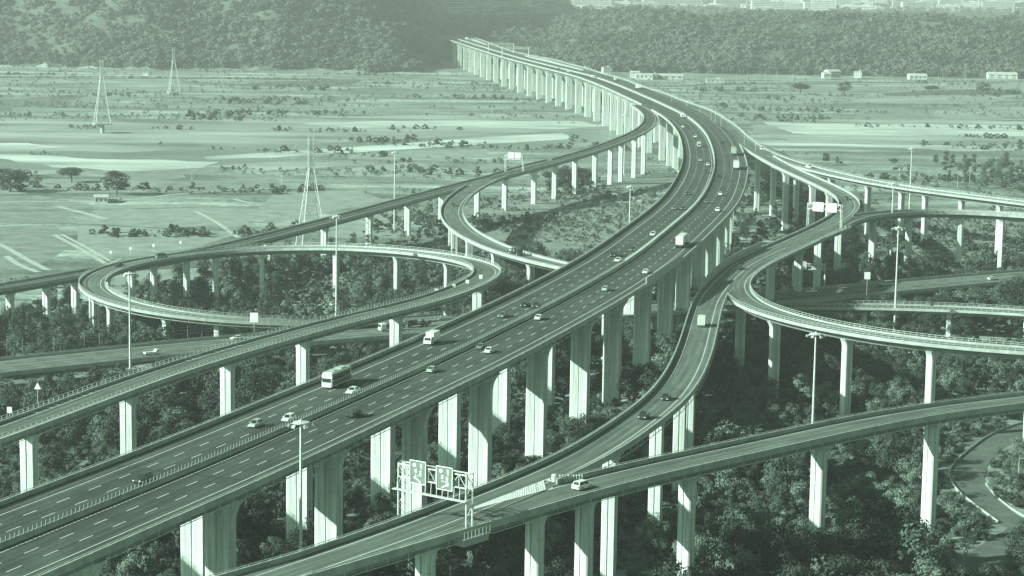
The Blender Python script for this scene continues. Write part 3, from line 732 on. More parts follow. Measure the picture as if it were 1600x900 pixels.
# ------------------------------------------------------------------ sign gantries
def gantry(pl, pr, h, label, signs, beam=2.4, depth=1.7, ty=.78, m='steel_white', walk=True, rr=.16):
    pl = Vector(pl); pr = Vector(pr); mid = (pl + pr) / 2; L = (pr - pl).length
    ang = math.atan2(pr.y - pl.y, pr.x - pl.x); root = empty('sign_gantry', mid, ang); tag(root, label, 'sign gantry', None)
    for s in (-1, 1):
        mb = MB(); x = s * L / 2; dz = (pr.z - pl.z) / 2 * s
        for y in (-depth / 2, depth / 2): mb.bar((x, y, dz), (x, y, h), rr, 6)
        obj('upright', mb, M[m], root)
        mb = MB(); n = 5
        for k in range(n):
            a, b = dz + (h - dz) * k / n, dz + (h - dz) * (k + 1) / n; y = depth / 2 * (1 if k % 2 else -1)
            mb.bar((x, -y, a), (x, y, b), .06); mb.bar((x, -depth / 2, b), (x, depth / 2, b), .06)
        obj('bracing', mb, M[m], root)
    zb, zt = h - beam, h - .2
    mb = MB()
    for y in (-depth / 2, depth / 2):
        for z in (zb, zt): mb.bar((-L / 2, y, z), (L / 2, y, z), rr * .75, 5)
    obj('chord', mb, M[m], root)
    mb = MB(); n = int(L / 1.5)
    for k in range(n):
        a, b = -L / 2 + L * k / n, -L / 2 + L * (k + 1) / n
        for y in (-depth / 2, depth / 2):
            mb.bar((a, y, zb if k % 2 else zt), (b, y, zt if k % 2 else zb), .07); mb.bar((b, y, zb), (b, y, zt), .06)
        mb.bar((a, -depth / 2, zb), (b, depth / 2, zb), .05); mb.bar((a, -depth / 2, zt), (b, depth / 2, zt), .05)
    obj('web', mb, M[m], root, kind='stuff')
    if walk:
        mb = MB(); mb.box((0, -depth / 2 - .7, zb - 2.0), (L + 1, .9, .12)); obj('walkway', mb, M[m], root)
        for k in range(13):
            x = -L / 2 + L * k / 12; mb = MB(); mb.bar((x, -depth / 2 - .35, zb - 2.0), (x, -depth / 2 - .2, zb), .06); obj('hanger', mb, M[m], root)
    for (x, w, hh, z, kind) in signs:
        pm = MB(); pm.box((x, -depth / 2 - .3, z), (w, .1, hh)); b = obj('sign_panel', pm, M['sign_face' if kind else 'steel_white'], root)
        fr = MB(); y = -depth / 2 - .4
        for (a, b2) in (((x - w / 2, z - hh / 2), (x + w / 2, z - hh / 2)), ((x + w / 2, z - hh / 2), (x + w / 2, z + hh / 2)), ((x + w / 2, z + hh / 2), (x - w / 2, z + hh / 2)), ((x - w / 2, z + hh / 2), (x - w / 2, z - hh / 2))):
            fr.bar((a[0], y, a[1]), (b2[0], y, b2[1]), .07)
        obj('border', fr, M['sign_letter'], b)
        if kind:
            y = -depth / 2 - .37; em = MB(); cx, cz = x - w * .24, z + hh * .30; rr_ = w * .10
            em.lathe((cx, y, cz), [(rr_, -.02), (rr_, .0)], 14, 'Y'); obj('route_emblem', em, M['sign_letter'], b)
            hole = MB(); hole.lathe((cx, y - .03, cz), [(rr_ * .45, -.02), (rr_ * .45, .0)], 12, 'Y'); obj('emblem_centre', hole, M['sign_face'], b)
            gl_ = MB(); rnd = random.Random(3 if kind == 'L' else 5)
            for gx, gz, s in ((.20, .32, .18), (.22, .18, .10), (-.14, .04, .2), (.16, .0, .2), (-.16, -.14, .08), (-.04, -.14, .08), (.08, -.15, .08), (.20, -.15, .08)):
                c = Vector((x + gx * w, y, z + gz * hh)); q = s * w / 2
                for k in range(4): gl_.box(c + Vector((0, 0, (k - 1.5) * q * .55)), (q * (1.7 if k % 2 else 1.2), .03, q * .22))
                gl_.box(c, (q * .24, .04, q * 1.9))
            obj('characters', gl_, M['sign_letter'], b)
            ar = MB(); sx = -1 if kind == 'L' else 1; a = Vector((x - sx * w * .16, y, z - hh * .42)); e = Vector((x + sx * w * .16, y, z - hh * .26))
            d = (e - a).normalized(); nn = Vector((-d.z, 0, d.x)); t = .11 * w / 4
            ar.add([a - nn * t * 1.3, e - nn * t * 1.3, e + nn * t * 1.3, a + nn * t * 1.3, e - nn * t * 4, e + d * w * .13, e + nn * t * 4], [(0, 1, 2, 3), (4, 5, 6)])
            obj('arrow', ar, M['sign_letter'], b)
    return root
pL = at(627, 803, 35.6); pR = at(733, 826, 35.4)
Lg = (pR - pL).length
hg = 9.2
gantry(pL, pR, hg, 'large white lattice sign gantry with two direction signs over the foreground ramp',
       [(-Lg * .5 + Lg * .31, 3.9 * Lg / 17, 3.9, hg - 1.0, 'L'), (-Lg * .5 + Lg * .70, 3.9 * Lg / 17, 3.9, hg - 1.2, 'R')])
mb = MB(); t = RJ.T(RJ.near(733, 826)); az = math.atan2(t.y, t.x)
mb.box((0, 0, -1.6), (6.5, 2.2, 1.2)); mb.box((0, 0, -.95), (7, 2.6, .12))
for k in range(8): mb.bar((-3.4 + k * .97, -1.25, -.9), (-3.4 + k * .97, -1.25, .3), .05)
mb.bar((-3.4, -1.25, .3), (3.4, -1.25, .3), .05)
o = obj('gantry_bracket', mb, M['concrete'], V_J); o.location = pR + Vector((.4, -.6, 0)); o.rotation_euler = (0, 0, az)
p2l = at(1262, 352, 27.5); p2r = at(1314, 357, 27.2)
gantry(p2l, p2r, 9.5, 'white lattice sign gantry with two pale panels over the S shaped ramp', [(-2.5, 4.6, 3.6, 8.2, None), (3.2, 4.6, 3.6, 8.2, None)], rr=.2, walk=False)
p3l = at(1238, 447, 9.5); p3r = at(1288, 448, 9.5)
gantry(p3l, p3r, 9.0, 'lattice sign gantry over the crossing road beneath the right ramp', [(-3.2, 4.0, 3.0, 8.4, None), (3.0, 4.4, 2.2, 8.0, None)], rr=.2, walk=False)
_u = RB.near(800, 262); p4l = RB.P(_u, -5.2); p4r = RB.P(_u, 5.2)
gantry(p4l, p4r, 9.5, 'white sign gantry with two blank looking panels over the long left ramp', [(-1.6, 3.4, 3.0, 9.4, None), (2.4, 3.4, 3.0, 9.4, None)], rr=.2, walk=False)
p5l = MAIN.P(MAIN.near(800, 88, -14), -14); p5r = MAIN.P(MAIN.near(820, 84, 14) , 14)
for u in (2250, 2390):
    a = MAIN.P(u, -15.5, 0); b = MAIN.P(u, 15.5, 0)
    gantry(a, b, 12, 'distant lattice gantry over the motorway near the mountain, %s' % ('nearer of two' if u == 2250 else 'farther of two'), [], rr=.3, walk=False)
def post_sign(x, y, z, label, shape, h=3.2, s=1.2):
    root = empty('road_sign', at(x, y, z)); tag(root, label, 'road sign')
    mb = MB(); mb.bar((0, 0, 0), (0, 0, h), .06, 6); obj('post', mb, M['steel_white'], root)
    mb = MB()
    if shape == 'tri': mb.add([(-s * .62, -.05, h - .2), (s * .62, -.05, h - .2), (0, -.05, h + s), (-s * .62, .02, h - .2), (s * .62, .02, h - .2), (0, .02, h + s)], [(0, 1, 2), (5, 4, 3), (0, 3, 4, 1), (1, 4, 5, 2), (2, 5, 3, 0)])
    else: mb.box((0, 0, h), (s, .08, s * 1.2))
    obj('sign_plate', mb, M['sign_letter'], root)
post_sign(59, 630, 36.0, 'small white triangular warning sign on the left approach ramp', 'tri')
post_sign(15, 651, 36.0, 'small white box on the parapet at the left edge', 'sq', 1.4, 1.0)
for x, y, t in ((173, 405, 'leftmost'), (204, 399, 'second'), (240, 394, 'third'), (282, 389, 'fourth')):
    post_sign(x, y, 19.3, 'small post sign on the far rim of the left loop, %s of four from left' % t, 'sq', 2.6, .9)
post_sign(397, 520, 11, 'tall pale sign panel where the left loop slips beneath the approach ramp', 'sq', 5.0, 2.6)
for x, y, t in ((682, 463, 'leftmost'), (709, 456, 'second'), (730, 449, 'third'), (751, 441, 'rightmost')):
    post_sign(x, y, 27.0, 'small white marker on the tight end of the left loop, %s of four' % t, 'sq', 1.8, 1.1)
post_sign(1354, 462, 11, 'tall pale sign board on a post beside the crossing road', 'sq', 7.5, 2.2)

# ------------------------------------------------------------------ vehicles (local +Y is forward)
def loft(rings):
    mb = MB(); n = len(rings[0]); vs = [p for r in rings for p in r]; fs = []
    for k in range(len(rings) - 1):
        for j in range(n): fs.append((k * n + j, k * n + (j + 1) % n, (k + 1) * n + (j + 1) % n, (k + 1) * n + j))
    fs.append(tuple(range(n - 1, -1, -1))); fs.append(tuple(range((len(rings) - 1) * n, len(rings) * n)))
    mb.add(vs, fs); return mb
def sec(y, hw, z0, z1, cham=.12):
    return [(-hw + cham, y, z0), (hw - cham, y, z0), (hw, y, z0 + .12), (hw, y, z1 - cham * 1.4), (hw - cham, y, z1), (-hw + cham, y, z1), (-hw, y, z1 - cham * 1.4), (-hw, y, z0 + .12)]
def wheel_meshes(r, w):
    t = MB(); t.lathe((0, 0, 0), [(r * .8, -w / 2), (r, -w / 2 + .03), (r, w / 2 - .03), (r * .8, w / 2)], 14, 'X'); tm = t.mesh('tyre'); tm.materials.append(M['rubber'])
    c = MB(); c.lathe((0, 0, 0), [(r * .3, -w / 2 - .03), (r * .58, -w / 2 - .015), (r * .58, w / 2 + .015), (r * .3, w / 2 + .03)], 10, 'X'); cm = c.mesh('rim'); cm.materials.append(M['rail_metal'])
    return tm, cm
def wheels(root, r, w, track, ys):
    tm, cm = wheel_meshes(r, w)
    for y in ys:
        for sx in (-1, 1):
            wo = obj('wheel', tm, None, root); wo.location = (sx * track / 2, y, r); obj('rim', cm, None, wo)
def lights(root, hw, yf, yr, zf, zr, w=.34, h=.16):
    for nm, y, z, mm in (('headlight', yf, zf, 'lamp_glass'), ('tail_lamp', yr, zr, 'tail_lamp')):
        b = MB(); b.box((0, 0, 0), (w, .10, h)); me = b.mesh(nm); me.materials.append(M[mm])
        for sx in (-1, 1): o = obj(nm, me, None, root); o.location = (sx * (hw - w / 2 - .04), y, z)
def cabin(root, y0, y1, fy, ry, hw, zb, zt, name='window'):
    """glass house between belt and roof; y0 rear belt, y1 front belt, ry / fy roof ends"""
    a = .86 * hw; c = .70 * hw
    mb = MB(); B = [(-a, y0, zb), (a, y0, zb), (a, y1, zb), (-a, y1, zb)]; T = [(-c, ry, zt), (c, ry, zt), (c, fy, zt), (-c, fy, zt)]
    faces = [((0, 1), 'rear_window'), ((1, 2), 'side_window'), ((2, 3), 'windscreen'), ((3, 0), 'side_window')]
    inner = MB(); inner.add(B + T, [(0, 1, 2, 3), (7, 6, 5, 4), (0, 4, 5, 1), (1, 5, 6, 2), (2, 6, 7, 3), (3, 7, 4, 0)])
    ob = obj('cabin', inner, M['paint'], root)
    for (i, j), nm in faces:
        P = [Vector(B[i]), Vector(B[j]), Vector(T[j]), Vector(T[i])]; cen = sum(P, Vector()) / 4
        nrm = (P[1] - P[0]).cross(P[3] - P[0]).normalized()
        if nrm.dot(cen - Vector((0, (y0 + y1) / 2, zb))) < 0: nrm = -nrm
        if nm == 'side_window':
            for f0, f1 in ((.06, .48), (.53, .95)):
                q = [P[0].lerp(P[1], f0), P[0].lerp(P[1], f1), P[3].lerp(P[2], f1), P[3].lerp(P[2], f0)]
                q = [q[0].lerp(q[3], .1), q[1].lerp(q[2], .1), q[1].lerp(q[2], .88), q[0].lerp(q[3], .88)]
                w = MB(); w.add([v + nrm * .012 for v in q] + [v - nrm * .02 for v in q], [(0, 1, 2, 3), (7, 6, 5, 4), (0, 4, 5, 1), (1, 5, 6, 2), (2, 6, 7, 3), (3, 7, 4, 0)])
                obj(nm, w, M['dark_glass'], root)
        else:
            q = [cen + (v - cen) * .88 for v in P]
            w = MB(); w.add([v + nrm * .012 for v in q] + [v - nrm * .02 for v in q], [(0, 1, 2, 3), (7, 6, 5, 4), (0, 4, 5, 1), (1, 5, 6, 2), (2, 6, 7, 3), (3, 7, 4, 0)])
            obj(nm, w, M['dark_glass'], root)
def car(kind):
    root = empty('parked' if False else {'sedan': 'sedan_car', 'suv': 'suv_car', 'hatch': 'hatchback_car', 'van': 'passenger_van'}[kind])
    if kind == 'sedan':
        L, hw, zt = 4.6, .89, 1.42
        prof = [(-2.3, .74, .42, .86), (-2.1, .86, .26, .98), (-1.3, .89, .22, 1.0), (0, .90, .22, .98), (1.0, .89, .22, .94), (1.9, .86, .24, .80), (2.2, .78, .3, .70), (2.3, .66, .4, .62)]
        cab = (-1.75, 1.15, .35, -1.05)
    elif kind == 'hatch':
        L, hw, zt = 4.0, .86, 1.5
        prof = [(-2.0, .74, .4, .95), (-1.85, .84, .26, 1.05), (-1, .87, .22, 1.02), (0, .87, .22, .98), (.9, .86, .22, .95), (1.6, .84, .24, .84), (1.9, .76, .3, .72), (2.0, .62, .4, .6)]
        cab = (-1.92, 1.1, .35, -1.55)
    elif kind == 'suv':
        L, hw, zt = 4.6, .93, 1.68
        prof = [(-2.3, .8, .45, 1.0), (-2.15, .9, .32, 1.12), (-1, .93, .28, 1.1), (0, .93, .28, 1.06), (1.1, .92, .28, 1.04), (1.9, .9, .3, .96), (2.2, .82, .36, .84), (2.3, .7, .45, .72)]
        cab = (-2.15, 1.2, .45, -1.75)
    else:
        L, hw, zt = 4.8, .92, 1.95
        prof = [(-2.4, .86, .45, 1.1), (-2.3, .91, .32, 1.2), (0, .92, .28, 1.15), (1.6, .92, .28, 1.1), (2.1, .9, .3, .98), (2.35, .84, .36, .84), (2.42, .7, .45, .7)]
        cab = (-2.36, 1.95, 1.1, -2.2)
    body = loft([sec(y, w, a, b) for y, w, a, b in prof]); obj('body', body, M['paint'], root)
    cabin(root, cab[0], cab[1], cab[2], cab[3], hw, prof[len(prof) // 2][3] - .06, zt)
    ax = L * .29; wheels(root, .33 if kind != 'suv' else .38, .22, hw * 2 - .18, (-ax, ax))
    yf, yr = prof[-2][0] + .06, prof[0][0] + .03
    lights(root, hw - .06, yf, yr, prof[-2][3] - .12, .82)
    b = MB()
    for sx in (-1, 1): b.box((sx * (hw + .07), cab[1] - .45, prof[len(prof) // 2][3] + .06), (.18, .12, .14))
    obj('wing_mirror', b, M['paint'], root)
    return root
def box_truck(L=6.5, w=2.1, h=3.0, cabL=1.7, cabh=2.1):
    root = empty('box_truck'); y1 = L / 2; hb = .75
    ch = MB(); ch.box((0, 0, .6), (w * .5, L - .4, .3)); obj('chassis', ch, M['steel_dark'], root)
    cb = loft([sec(y1 - cabL, w / 2 * .94, .4, cabh), sec(y1 - .35, w / 2 * .94, .4, cabh - .03), sec(y1 - .05, w / 2 * .92, .4, cabh * .58), sec(y1, w / 2 * .88, .45, cabh * .5)])
    obj('cab', cb, M['paint'], root)
    zz = cabh * .8
    ws = MB(); ws.add([(-w * .4, y1 - .02, cabh * .6), (w * .4, y1 - .02, cabh * .6), (w * .37, y1 - .31, cabh * .93), (-w * .37, y1 - .31, cabh * .93)], [(0, 1, 2, 3)]); obj('windscreen', ws, M['dark_glass'], root)
    for sx in (-1, 1):
        q = MB(); q.box((sx * w / 2 * .945, y1 - .85, zz - .02), (.03, .7, cabh * .26)); obj('side_window', q, M['dark_glass'], root)
    bx = MB(); y0 = -L / 2; y2 = y1 - cabL - .12
    bx.box((0, (y0 + y2) / 2, (hb + h) / 2), (w, y2 - y0, h - hb)); o = obj('cargo_box', bx, M['paint'], root)
    dr = MB()
    for sx in (-1, 1): dr.box((sx * w * .245, y0 - .02, (hb + h) / 2), (w * .46, .05, h - hb - .15))
    obj('rear_door', dr, M['paint'], o)
    rb = MB()
    for k in range(4): rb.bar((-w * .3 + k * w * .2, y0 - .07, hb + .2), (-w * .3 + k * w * .2, y0 - .07, h - .2), .03)
    obj('door_bar', rb, M['steel_dark'], o)
    bp = MB(); bp.box((0, y0 - .05, .55), (w * .95, .12, .2)); obj('bumper', bp, M['steel_dark'], root)
    wheels(root, .45, .28, w - .3, (y1 - 1.1, y0 + 1.2)); lights(root, w / 2, y1 + .03, y0 - .1, .75, .75, .3, .2)
    return root
def trailer_truck():
    root = empty('trailer_truck'); L = 16; w = 2.5; y1 = L / 2
    cb = loft([sec(y1 - 2.2, 1.2, .5, 3.0), sec(y1 - .3, 1.22, .5, 2.95), sec(y1, 1.15, .5, 1.6)]); obj('cab', cb, M['paint'], root)
    ws = MB(); ws.add([(-1.0, y1 + .02, 1.65), (1.0, y1 + .02, 1.65), (.95, y1 - .24, 2.7), (-.95, y1 - .24, 2.7)], [(0, 1, 2, 3)]); obj('windscreen', ws, M['dark_glass'], root)
    ch = MB(); ch.box((0, -1, 1.05), (1.2, 13.5, .3)); obj('chassis', ch, M['steel_dark'], root)
    bx = MB(); bx.box((0, -1.6, 2.65), (w, 12.4, 2.7)); bx.box((0, -1.6, 4.02), (w - .2, 12.2, .05)); o = obj('container', bx, M['paint'], root)
    rb = MB()
    for k in range(24):
        for sx in (-1, 1): rb.box((sx * (w / 2 + .02), -7.6 + k * .52, 2.65), (.05, .12, 2.5))
    obj('corrugation', rb, M['paint'], o, kind='stuff')
    wheels(root, .5, .5, w - .5, (y1 - 1.3, y1 - 4.5, -4.2, -5.4, -6.6)); lights(root, w / 2, y1 + .03, -7.85, .9, 1.0, .35, .2)
    return root
def coach():
    root = empty('coach_bus'); L = 10.8; w = 2.5; h = 3.6; y1 = L / 2
    body = loft([sec(-y1, 1.18, .4, h - .1, .2), sec(-y1 + .2, 1.25, .35, h, .2), sec(y1 - .6, 1.25, .35, h, .2), sec(y1 - .15, 1.22, .35, h - .3, .2), sec(y1, 1.15, .4, 1.4, .2)]); obj('body', body, M['paint'], root)
    ws = MB(); ws.add([(-1.05, y1 + .03, 1.45), (1.05, y1 + .03, 1.45), (1.08, y1 - .12, 2.75), (-1.08, y1 - .12, 2.75)], [(0, 1, 2, 3)]); obj('windscreen', ws, M['dark_glass'], root)
    for sx in (-1, 1):
        for k in range(7):
            q = MB(); q.box((sx * 1.255, y1 - 1.4 - k * 1.35, 2.35), (.03, 1.28, 1.05)); obj('side_window', q, M['dark_glass'], root)
        q = MB(); q.box((sx * 1.26, -.3, 1.2), (.02, 10.0, 1.1)); obj('lower_side_shade', q, M['steel_dark'], root)  # dark sheets below and above the windows paint the flank's shade
        q = MB(); q.box((sx * 1.255, -.3, 3.05), (.02, 10.0, .3)); obj('upper_side_shade', q, M['steel_dark'], root)
        q = MB(); q.bar((sx * 1.25, y1 - .1, 2.9), (sx * 1.5, y1 + .3, 2.6), .04); q.box((sx * 1.5, y1 + .3, 2.4), (.16, .1, .45)); obj('wing_mirror', q, M['steel_dark'], root)
    q = MB(); q.box((0, -2.0, h + .1), (1.6, 2.6, .22)); q.box((0, 2.0, h + .08), (1.2, 1.4, .16)); obj('roof_unit', q, M['panel'], root)
    q = MB(); q.box((0, -.35, h + .01), (2.3, 9.4, .04)); obj('roof', q, M['panel'], root)
    wheels(root, .5, .3, w - .3, (y1 - 2.4, -y1 + 3.2, -y1 + 2.0)); lights(root, 1.2, y1 + .03, -y1 - .02, .75, .95, .4, .25)
    return root
def pickup():
    root = empty('pickup_truck'); L = 5.2; w = 1.8; y1 = L / 2
    ch = MB(); ch.box((0, 0, .5), (w * .5, L - .3, .22)); obj('chassis', ch, M['steel_dark'], root)
    cb = loft([sec(y1 - 1.5, .84, .4, 1.85), sec(y1 - .45, .84, .4, 1.82), sec(y1 - .05, .84, .4, 1.1), sec(y1, .78, .45, .95)]); obj('cab', cb, M['paint'], root)
    ws = MB(); ws.add([(-.72, y1 - .03, 1.15), (.72, y1 - .03, 1.15), (.68, y1 - .40, 1.72), (-.68, y1 - .40, 1.72)], [(0, 1, 2, 3)]); obj('windscreen', ws, M['dark_glass'], root)
    for sx in (-1, 1):
        q = MB(); q.box((sx * .845, y1 - .95, 1.45), (.03, .7, .45)); obj('side_window', q, M['dark_glass'], root)
    bed = MB(); y0, y2 = -L / 2, y1 - 1.65; yc, ly = (y0 + y2) / 2, y2 - y0
    bed.box((0, yc, .72), (w, ly, .1)); o = obj('cargo_bed', bed, M['paint'], root)
    for c, s_, in (((-w / 2 + .03, yc, .97), (.06, ly, .4)), ((w / 2 - .03, yc, .97), (.06, ly, .4)), ((0, y0 + .03, .97), (w - .12, .06, .4)), ((0, y2 - .03, 1.1), (w - .12, .06, .66))):
        q = MB(); q.box(c, s_); obj('bed_side', q, M['paint'], o)
    wheels(root, .32, .2, w - .25, (y1 - 1.0, y0 + 1.0)); lights(root, .84, y1 + .02, y0 - .02, .75, .65, .3, .16)
    return root
def cargo_truck():
    root = empty('cargo_truck'); L = 9; w = 2.4; y1 = L / 2
    cb = loft([sec(y1 - 2.0, 1.15, .5, 2.7), sec(y1 - .3, 1.17, .5, 2.65), sec(y1, 1.1, .5, 1.5)]); obj('cab', cb, M['paint'], root)
    ws = MB(); ws.add([(-.95, y1 + .02, 1.5), (.95, y1 + .02, 1.5), (.9, y1 - .24, 2.45), (-.9, y1 - .24, 2.45)], [(0, 1, 2, 3)]); obj('windscreen', ws, M['dark_glass'], root)
    ch = MB(); ch.box((0, -.8, .85), (1.1, 7.4, .3)); obj('chassis', ch, M['steel_dark'], root)
    bd = MB(); bd.box((0, -1.3, 1.15), (w, 6.4, .15)); o = obj('flat_bed', bd, M['paint'], root)
    rnd = random.Random(4)
    for k in range(5):
        q = MB(); hh = rnd.uniform(.7, 1.6); q.box((rnd.uniform(-.3, .3), -4 + k * 1.3, 1.22 + hh / 2), (rnd.uniform(1.4, 2.1), 1.1, hh), rnd.uniform(-.15, .15)); obj('load', q, M['panel' if k % 2 else 'steel_dark'], o)
    wheels(root, .48, .4, w - .4, (y1 - 1.3, -y1 + 2.6, -y1 + 1.3)); lights(root, 1.15, y1 + .03, -y1 - .02, .9, .9, .3, .2)
    return root
BUILD = {'sedan': lambda: car('sedan'), 'suv': lambda: car('suv'), 'hatch': lambda: car('hatch'), 'van': lambda: car('van'), 'box': box_truck, 'trailer': trailer_truck, 'coach': coach, 'pickup': pickup, 'cargo': cargo_truck}
PROTO = {}
CC = {'white': (.72, .86, .76), 'silver': (.36, .48, .40), 'grey': (.13, .19, .155), 'dark': (.025, .045, .034)}
def paint_tree(o, c):
    o.color = (*c, 1)
    for ch in o.children: paint_tree(ch, c)
CATS = {'sedan': 'car', 'suv': 'car', 'hatch': 'car', 'van': 'van', 'box': 'truck', 'trailer': 'truck', 'coach': 'bus', 'pickup': 'pickup truck', 'cargo': 'truck'}
def vehicle(kind, colour, x, y, road, away, label, lanes=None, group=None, scale=1):
    if kind not in PROTO: PROTO[kind] = BUILD[kind](); o = PROTO[kind]
    else: o = copy_tree(PROTO[kind])
    z = road.c[int(road.near(x, y) / road.step)].z
    for _ in range(2):
        p = at(x, y, z + .6); d, i = road.near_w(p)
        z = road.c[i].z
    p = at(x, y, z + .6); off = (p - road.c[i]).dot(road.n[i])
    if lanes is None and road is MAIN: lanes = [-10.6, -7.0, -3.3, 3.3, 7.0, 10.6]
    if lanes: off = min(lanes, key=lambda L: abs(L - off))
    else: off = max(-road.w / 2 + 2, min(road.w / 2 - 2, off))
    u = i * road.step + (p - road.c[i]).dot(road.t[i]); q = road.P(u, off); t = road.T(u)
    if not away: t = -t
    zz = surf_z(q) or q.z
    if zz - q.z > 2: zz = q.z
    o.location = (q.x, q.y, zz + .005); o.rotation_euler = (0, 0, math.atan2(t.y, t.x) - math.pi / 2)
    paint_tree(o, CC[colour]); tag(o, label, CATS[kind], group)
    return o
AW, TO = True, False
V = vehicle
V('suv', 'dark', 212, 747, MAIN, TO, 'dark SUV nearest the lower left corner, beside the motorway median', group='vehicles on the motorway')
V('hatch', 'silver', 395, 662, MAIN, TO, 'silver hatchback just left of the white hatchback on the motorway')
V('hatch', 'white', 445, 653, MAIN, TO, 'white hatchback hugging the median just left of the light mast head')
V('coach', 'white', 535, 598, MAIN, TO, 'white coach with dark side windows on the left carriageway')
V('sedan', 'white', 549, 610, MAIN, TO, 'pale sedan overtaking the coach beside the median')
V('van', 'dark', 549, 646, MAIN, AW, 'dark van in the right carriageway opposite the coach')
V('sedan', 'silver', 673, 577, MAIN, AW, 'silver sedan alone in the right carriageway below the small white truck')
V('box', 'white', 672, 533, MAIN, TO, 'small white box truck on the left carriageway ahead of the coach')
V('sedan', 'grey', 752, 541, MAIN, AW, 'dark grey sedan just behind a white sedan in the right carriageway')
V('sedan', 'white', 763, 547, MAIN, AW, 'white sedan beside a dark grey sedan in the right carriageway')
V('sedan', 'grey', 783, 492, MAIN, TO, 'grey sedan in the left carriageway, nearest of three in a loose group')
V('sedan', 'dark', 816, 475, MAIN, TO, 'dark sedan in the outer lane of the loose group of three')
V('suv', 'dark', 834, 477, MAIN, TO, 'dark SUV beside the median in the loose group of three')
V('sedan', 'white', 847, 496, MAIN, AW, 'bright white sedan in the right carriageway at the middle of the picture')
V('hatch', 'silver', 943, 451, MAIN, AW, 'pale hatchback in the right carriageway below a dark van and white car')
V('van', 'dark', 957, 398, MAIN, TO, 'dark van side by side with a white car left of the median')
V('sedan', 'white', 965, 406, MAIN, TO, 'white car between the dark van and the median')
V('sedan', 'dark', 991, 389, MAIN, TO, 'dark sedan behind the white car and dark van, close to the median')
V('sedan', 'white', 1007, 424, MAIN, AW, 'white sedan in the right carriageway before the pale noise wall')
V('trailer', 'white', 1060, 381, MAIN, AW, 'large white box truck with twin rear doors on the right carriageway', scale=1)
V('hatch', 'white', 1022, 366, MAIN, TO, 'small white hatchback in the left carriageway abreast of the large box truck')
V('sedan', 'grey', 1053, 325, MAIN, TO, 'grey sedan in the left carriageway at the start of the bend, left one of two')
V('sedan', 'dark', 1069, 325, MAIN, TO, 'dark sedan in the left carriageway at the start of the bend, right one of two')
V('sedan', 'dark', 1074, 302, MAIN, TO, 'lone dark sedan further round the bend in the left carriageway')
V('suv', 'white', 1122, 328, MAIN, AW, 'white SUV in the right carriageway inside the bend')
V('sedan', 'grey', 1103, 315, MAIN, AW, 'dark car close to the median in the right carriageway of the bend')
V('hatch', 'white', 1127, 303, MAIN, AW, 'white hatchback ahead of the white SUV in the bend')
V('sedan', 'dark', 1126, 275, MAIN, AW, 'dark car in the right carriageway at the tightest part of the bend')
V('sedan', 'dark', 1106, 268, MAIN, TO, 'dark car behind the bright white one, left carriageway of the bend')
V('hatch', 'white', 1108, 257, MAIN, TO, 'bright white hatchback beside the median at the tightest part of the bend')
V('sedan', 'silver', 1096, 250, MAIN, TO, 'silver car in the middle lane left of the bright white hatchback')
V('box', 'silver', 1094, 228, MAIN, TO, 'small silver truck in the upper part of the bend, left carriageway')
V('sedan', 'white', 1087, 213, MAIN, TO, 'white car in the upper part of the bend, left carriageway')
V('trailer', 'white', 1154, 262, MAIN, AW, 'white trailer truck in the outer lane of the bend, rear one of two')
V('trailer', 'silver', 1152, 240, MAIN, AW, 'silver trailer truck in the outer lane of the bend, leading one of two')
V('sedan', 'dark', 1131, 222, MAIN, AW, 'dark car above the two trailer trucks')
V('sedan', 'white', 1066, 198, MAIN, TO, 'white car where the left ramp splits from the motorway')
V('box', 'white', 1064, 182, MAIN, TO, 'white truck at the top of the bend beside the median')
V('trailer', 'white', 1002, 138, MAIN, AW, 'white trailer truck on the far stretch beneath the pale houses')
V('box', 'white', 968, 125, MAIN, AW, 'white truck ahead of the far trailer truck')
V('box', 'white', 928, 121, MAIN, TO, 'white truck on the far stretch above the tall pier row')
V('sedan', 'dark', 873, 107, MAIN, TO, 'dark car on the far stretch towards the mountain')
V('sedan', 'white', 888, 112, MAIN, TO, 'white car on the far stretch behind a dark one')
V('trailer', 'white', 742, 62, MAIN, AW, 'distant white trailer truck near the mountain end of the motorway')
V('suv', 'white', 910, 759, RJ, AW, 'white SUV passing the crash cushion on the foreground ramp', lanes=[.4])
V('box', 'white', 1091, 506, RF, AW, 'white box van truck on the S shaped ramp', lanes=[0])
V('sedan', 'dark', 1035, 620, RF, TO, 'dark sedan on the S shaped ramp, upper one of two', lanes=[0])
V('suv', 'dark', 995, 649, RF, TO, 'dark SUV on the S shaped ramp, lower one of two', lanes=[0])
V('sedan', 'dark', 1159, 418, RF, AW, 'dark sedan where the S shaped ramp and railing ramp meet', lanes=[1])
V('sedan', 'dark', 1323, 310, RF, TO, 'dark sedan in the tight turn of the S shaped ramp', lanes=[0])
V('sedan', 'white', 1178, 236, RH, AW, 'white car leaving the motorway on the exit ramp', lanes=[0])
V('suv', 'white', 1257, 261, RH, AW, 'white SUV on the exit ramp before its fork', lanes=[0])
V('van', 'grey', 234, 398, RA, TO, 'grey van on the far side of the left loop', lanes=[.5])
V('sedan', 'dark', 167, 413, RA, TO, 'dark car entering the left end of the loop', lanes=[.5])
V('sedan', 'dark', 714, 320, RC, AW, 'dark car on the curved left ramp', lanes=[0])
V('cargo', 'dark', 825, 394, RC, AW, 'dark loaded truck on the curved left ramp before the motorway', lanes=[0])
V('pickup', 'white', 229, 549, RE, AW, 'white flatbed pickup on the crossing road at the left', lanes=[5])
V('sedan', 'white', 360, 524, RE, TO, 'white car on the crossing road close to its far rail', lanes=[-7])
V('cargo', 'white', 612, 514, RE, TO, 'white loaded truck on the crossing road left of a bright pier')
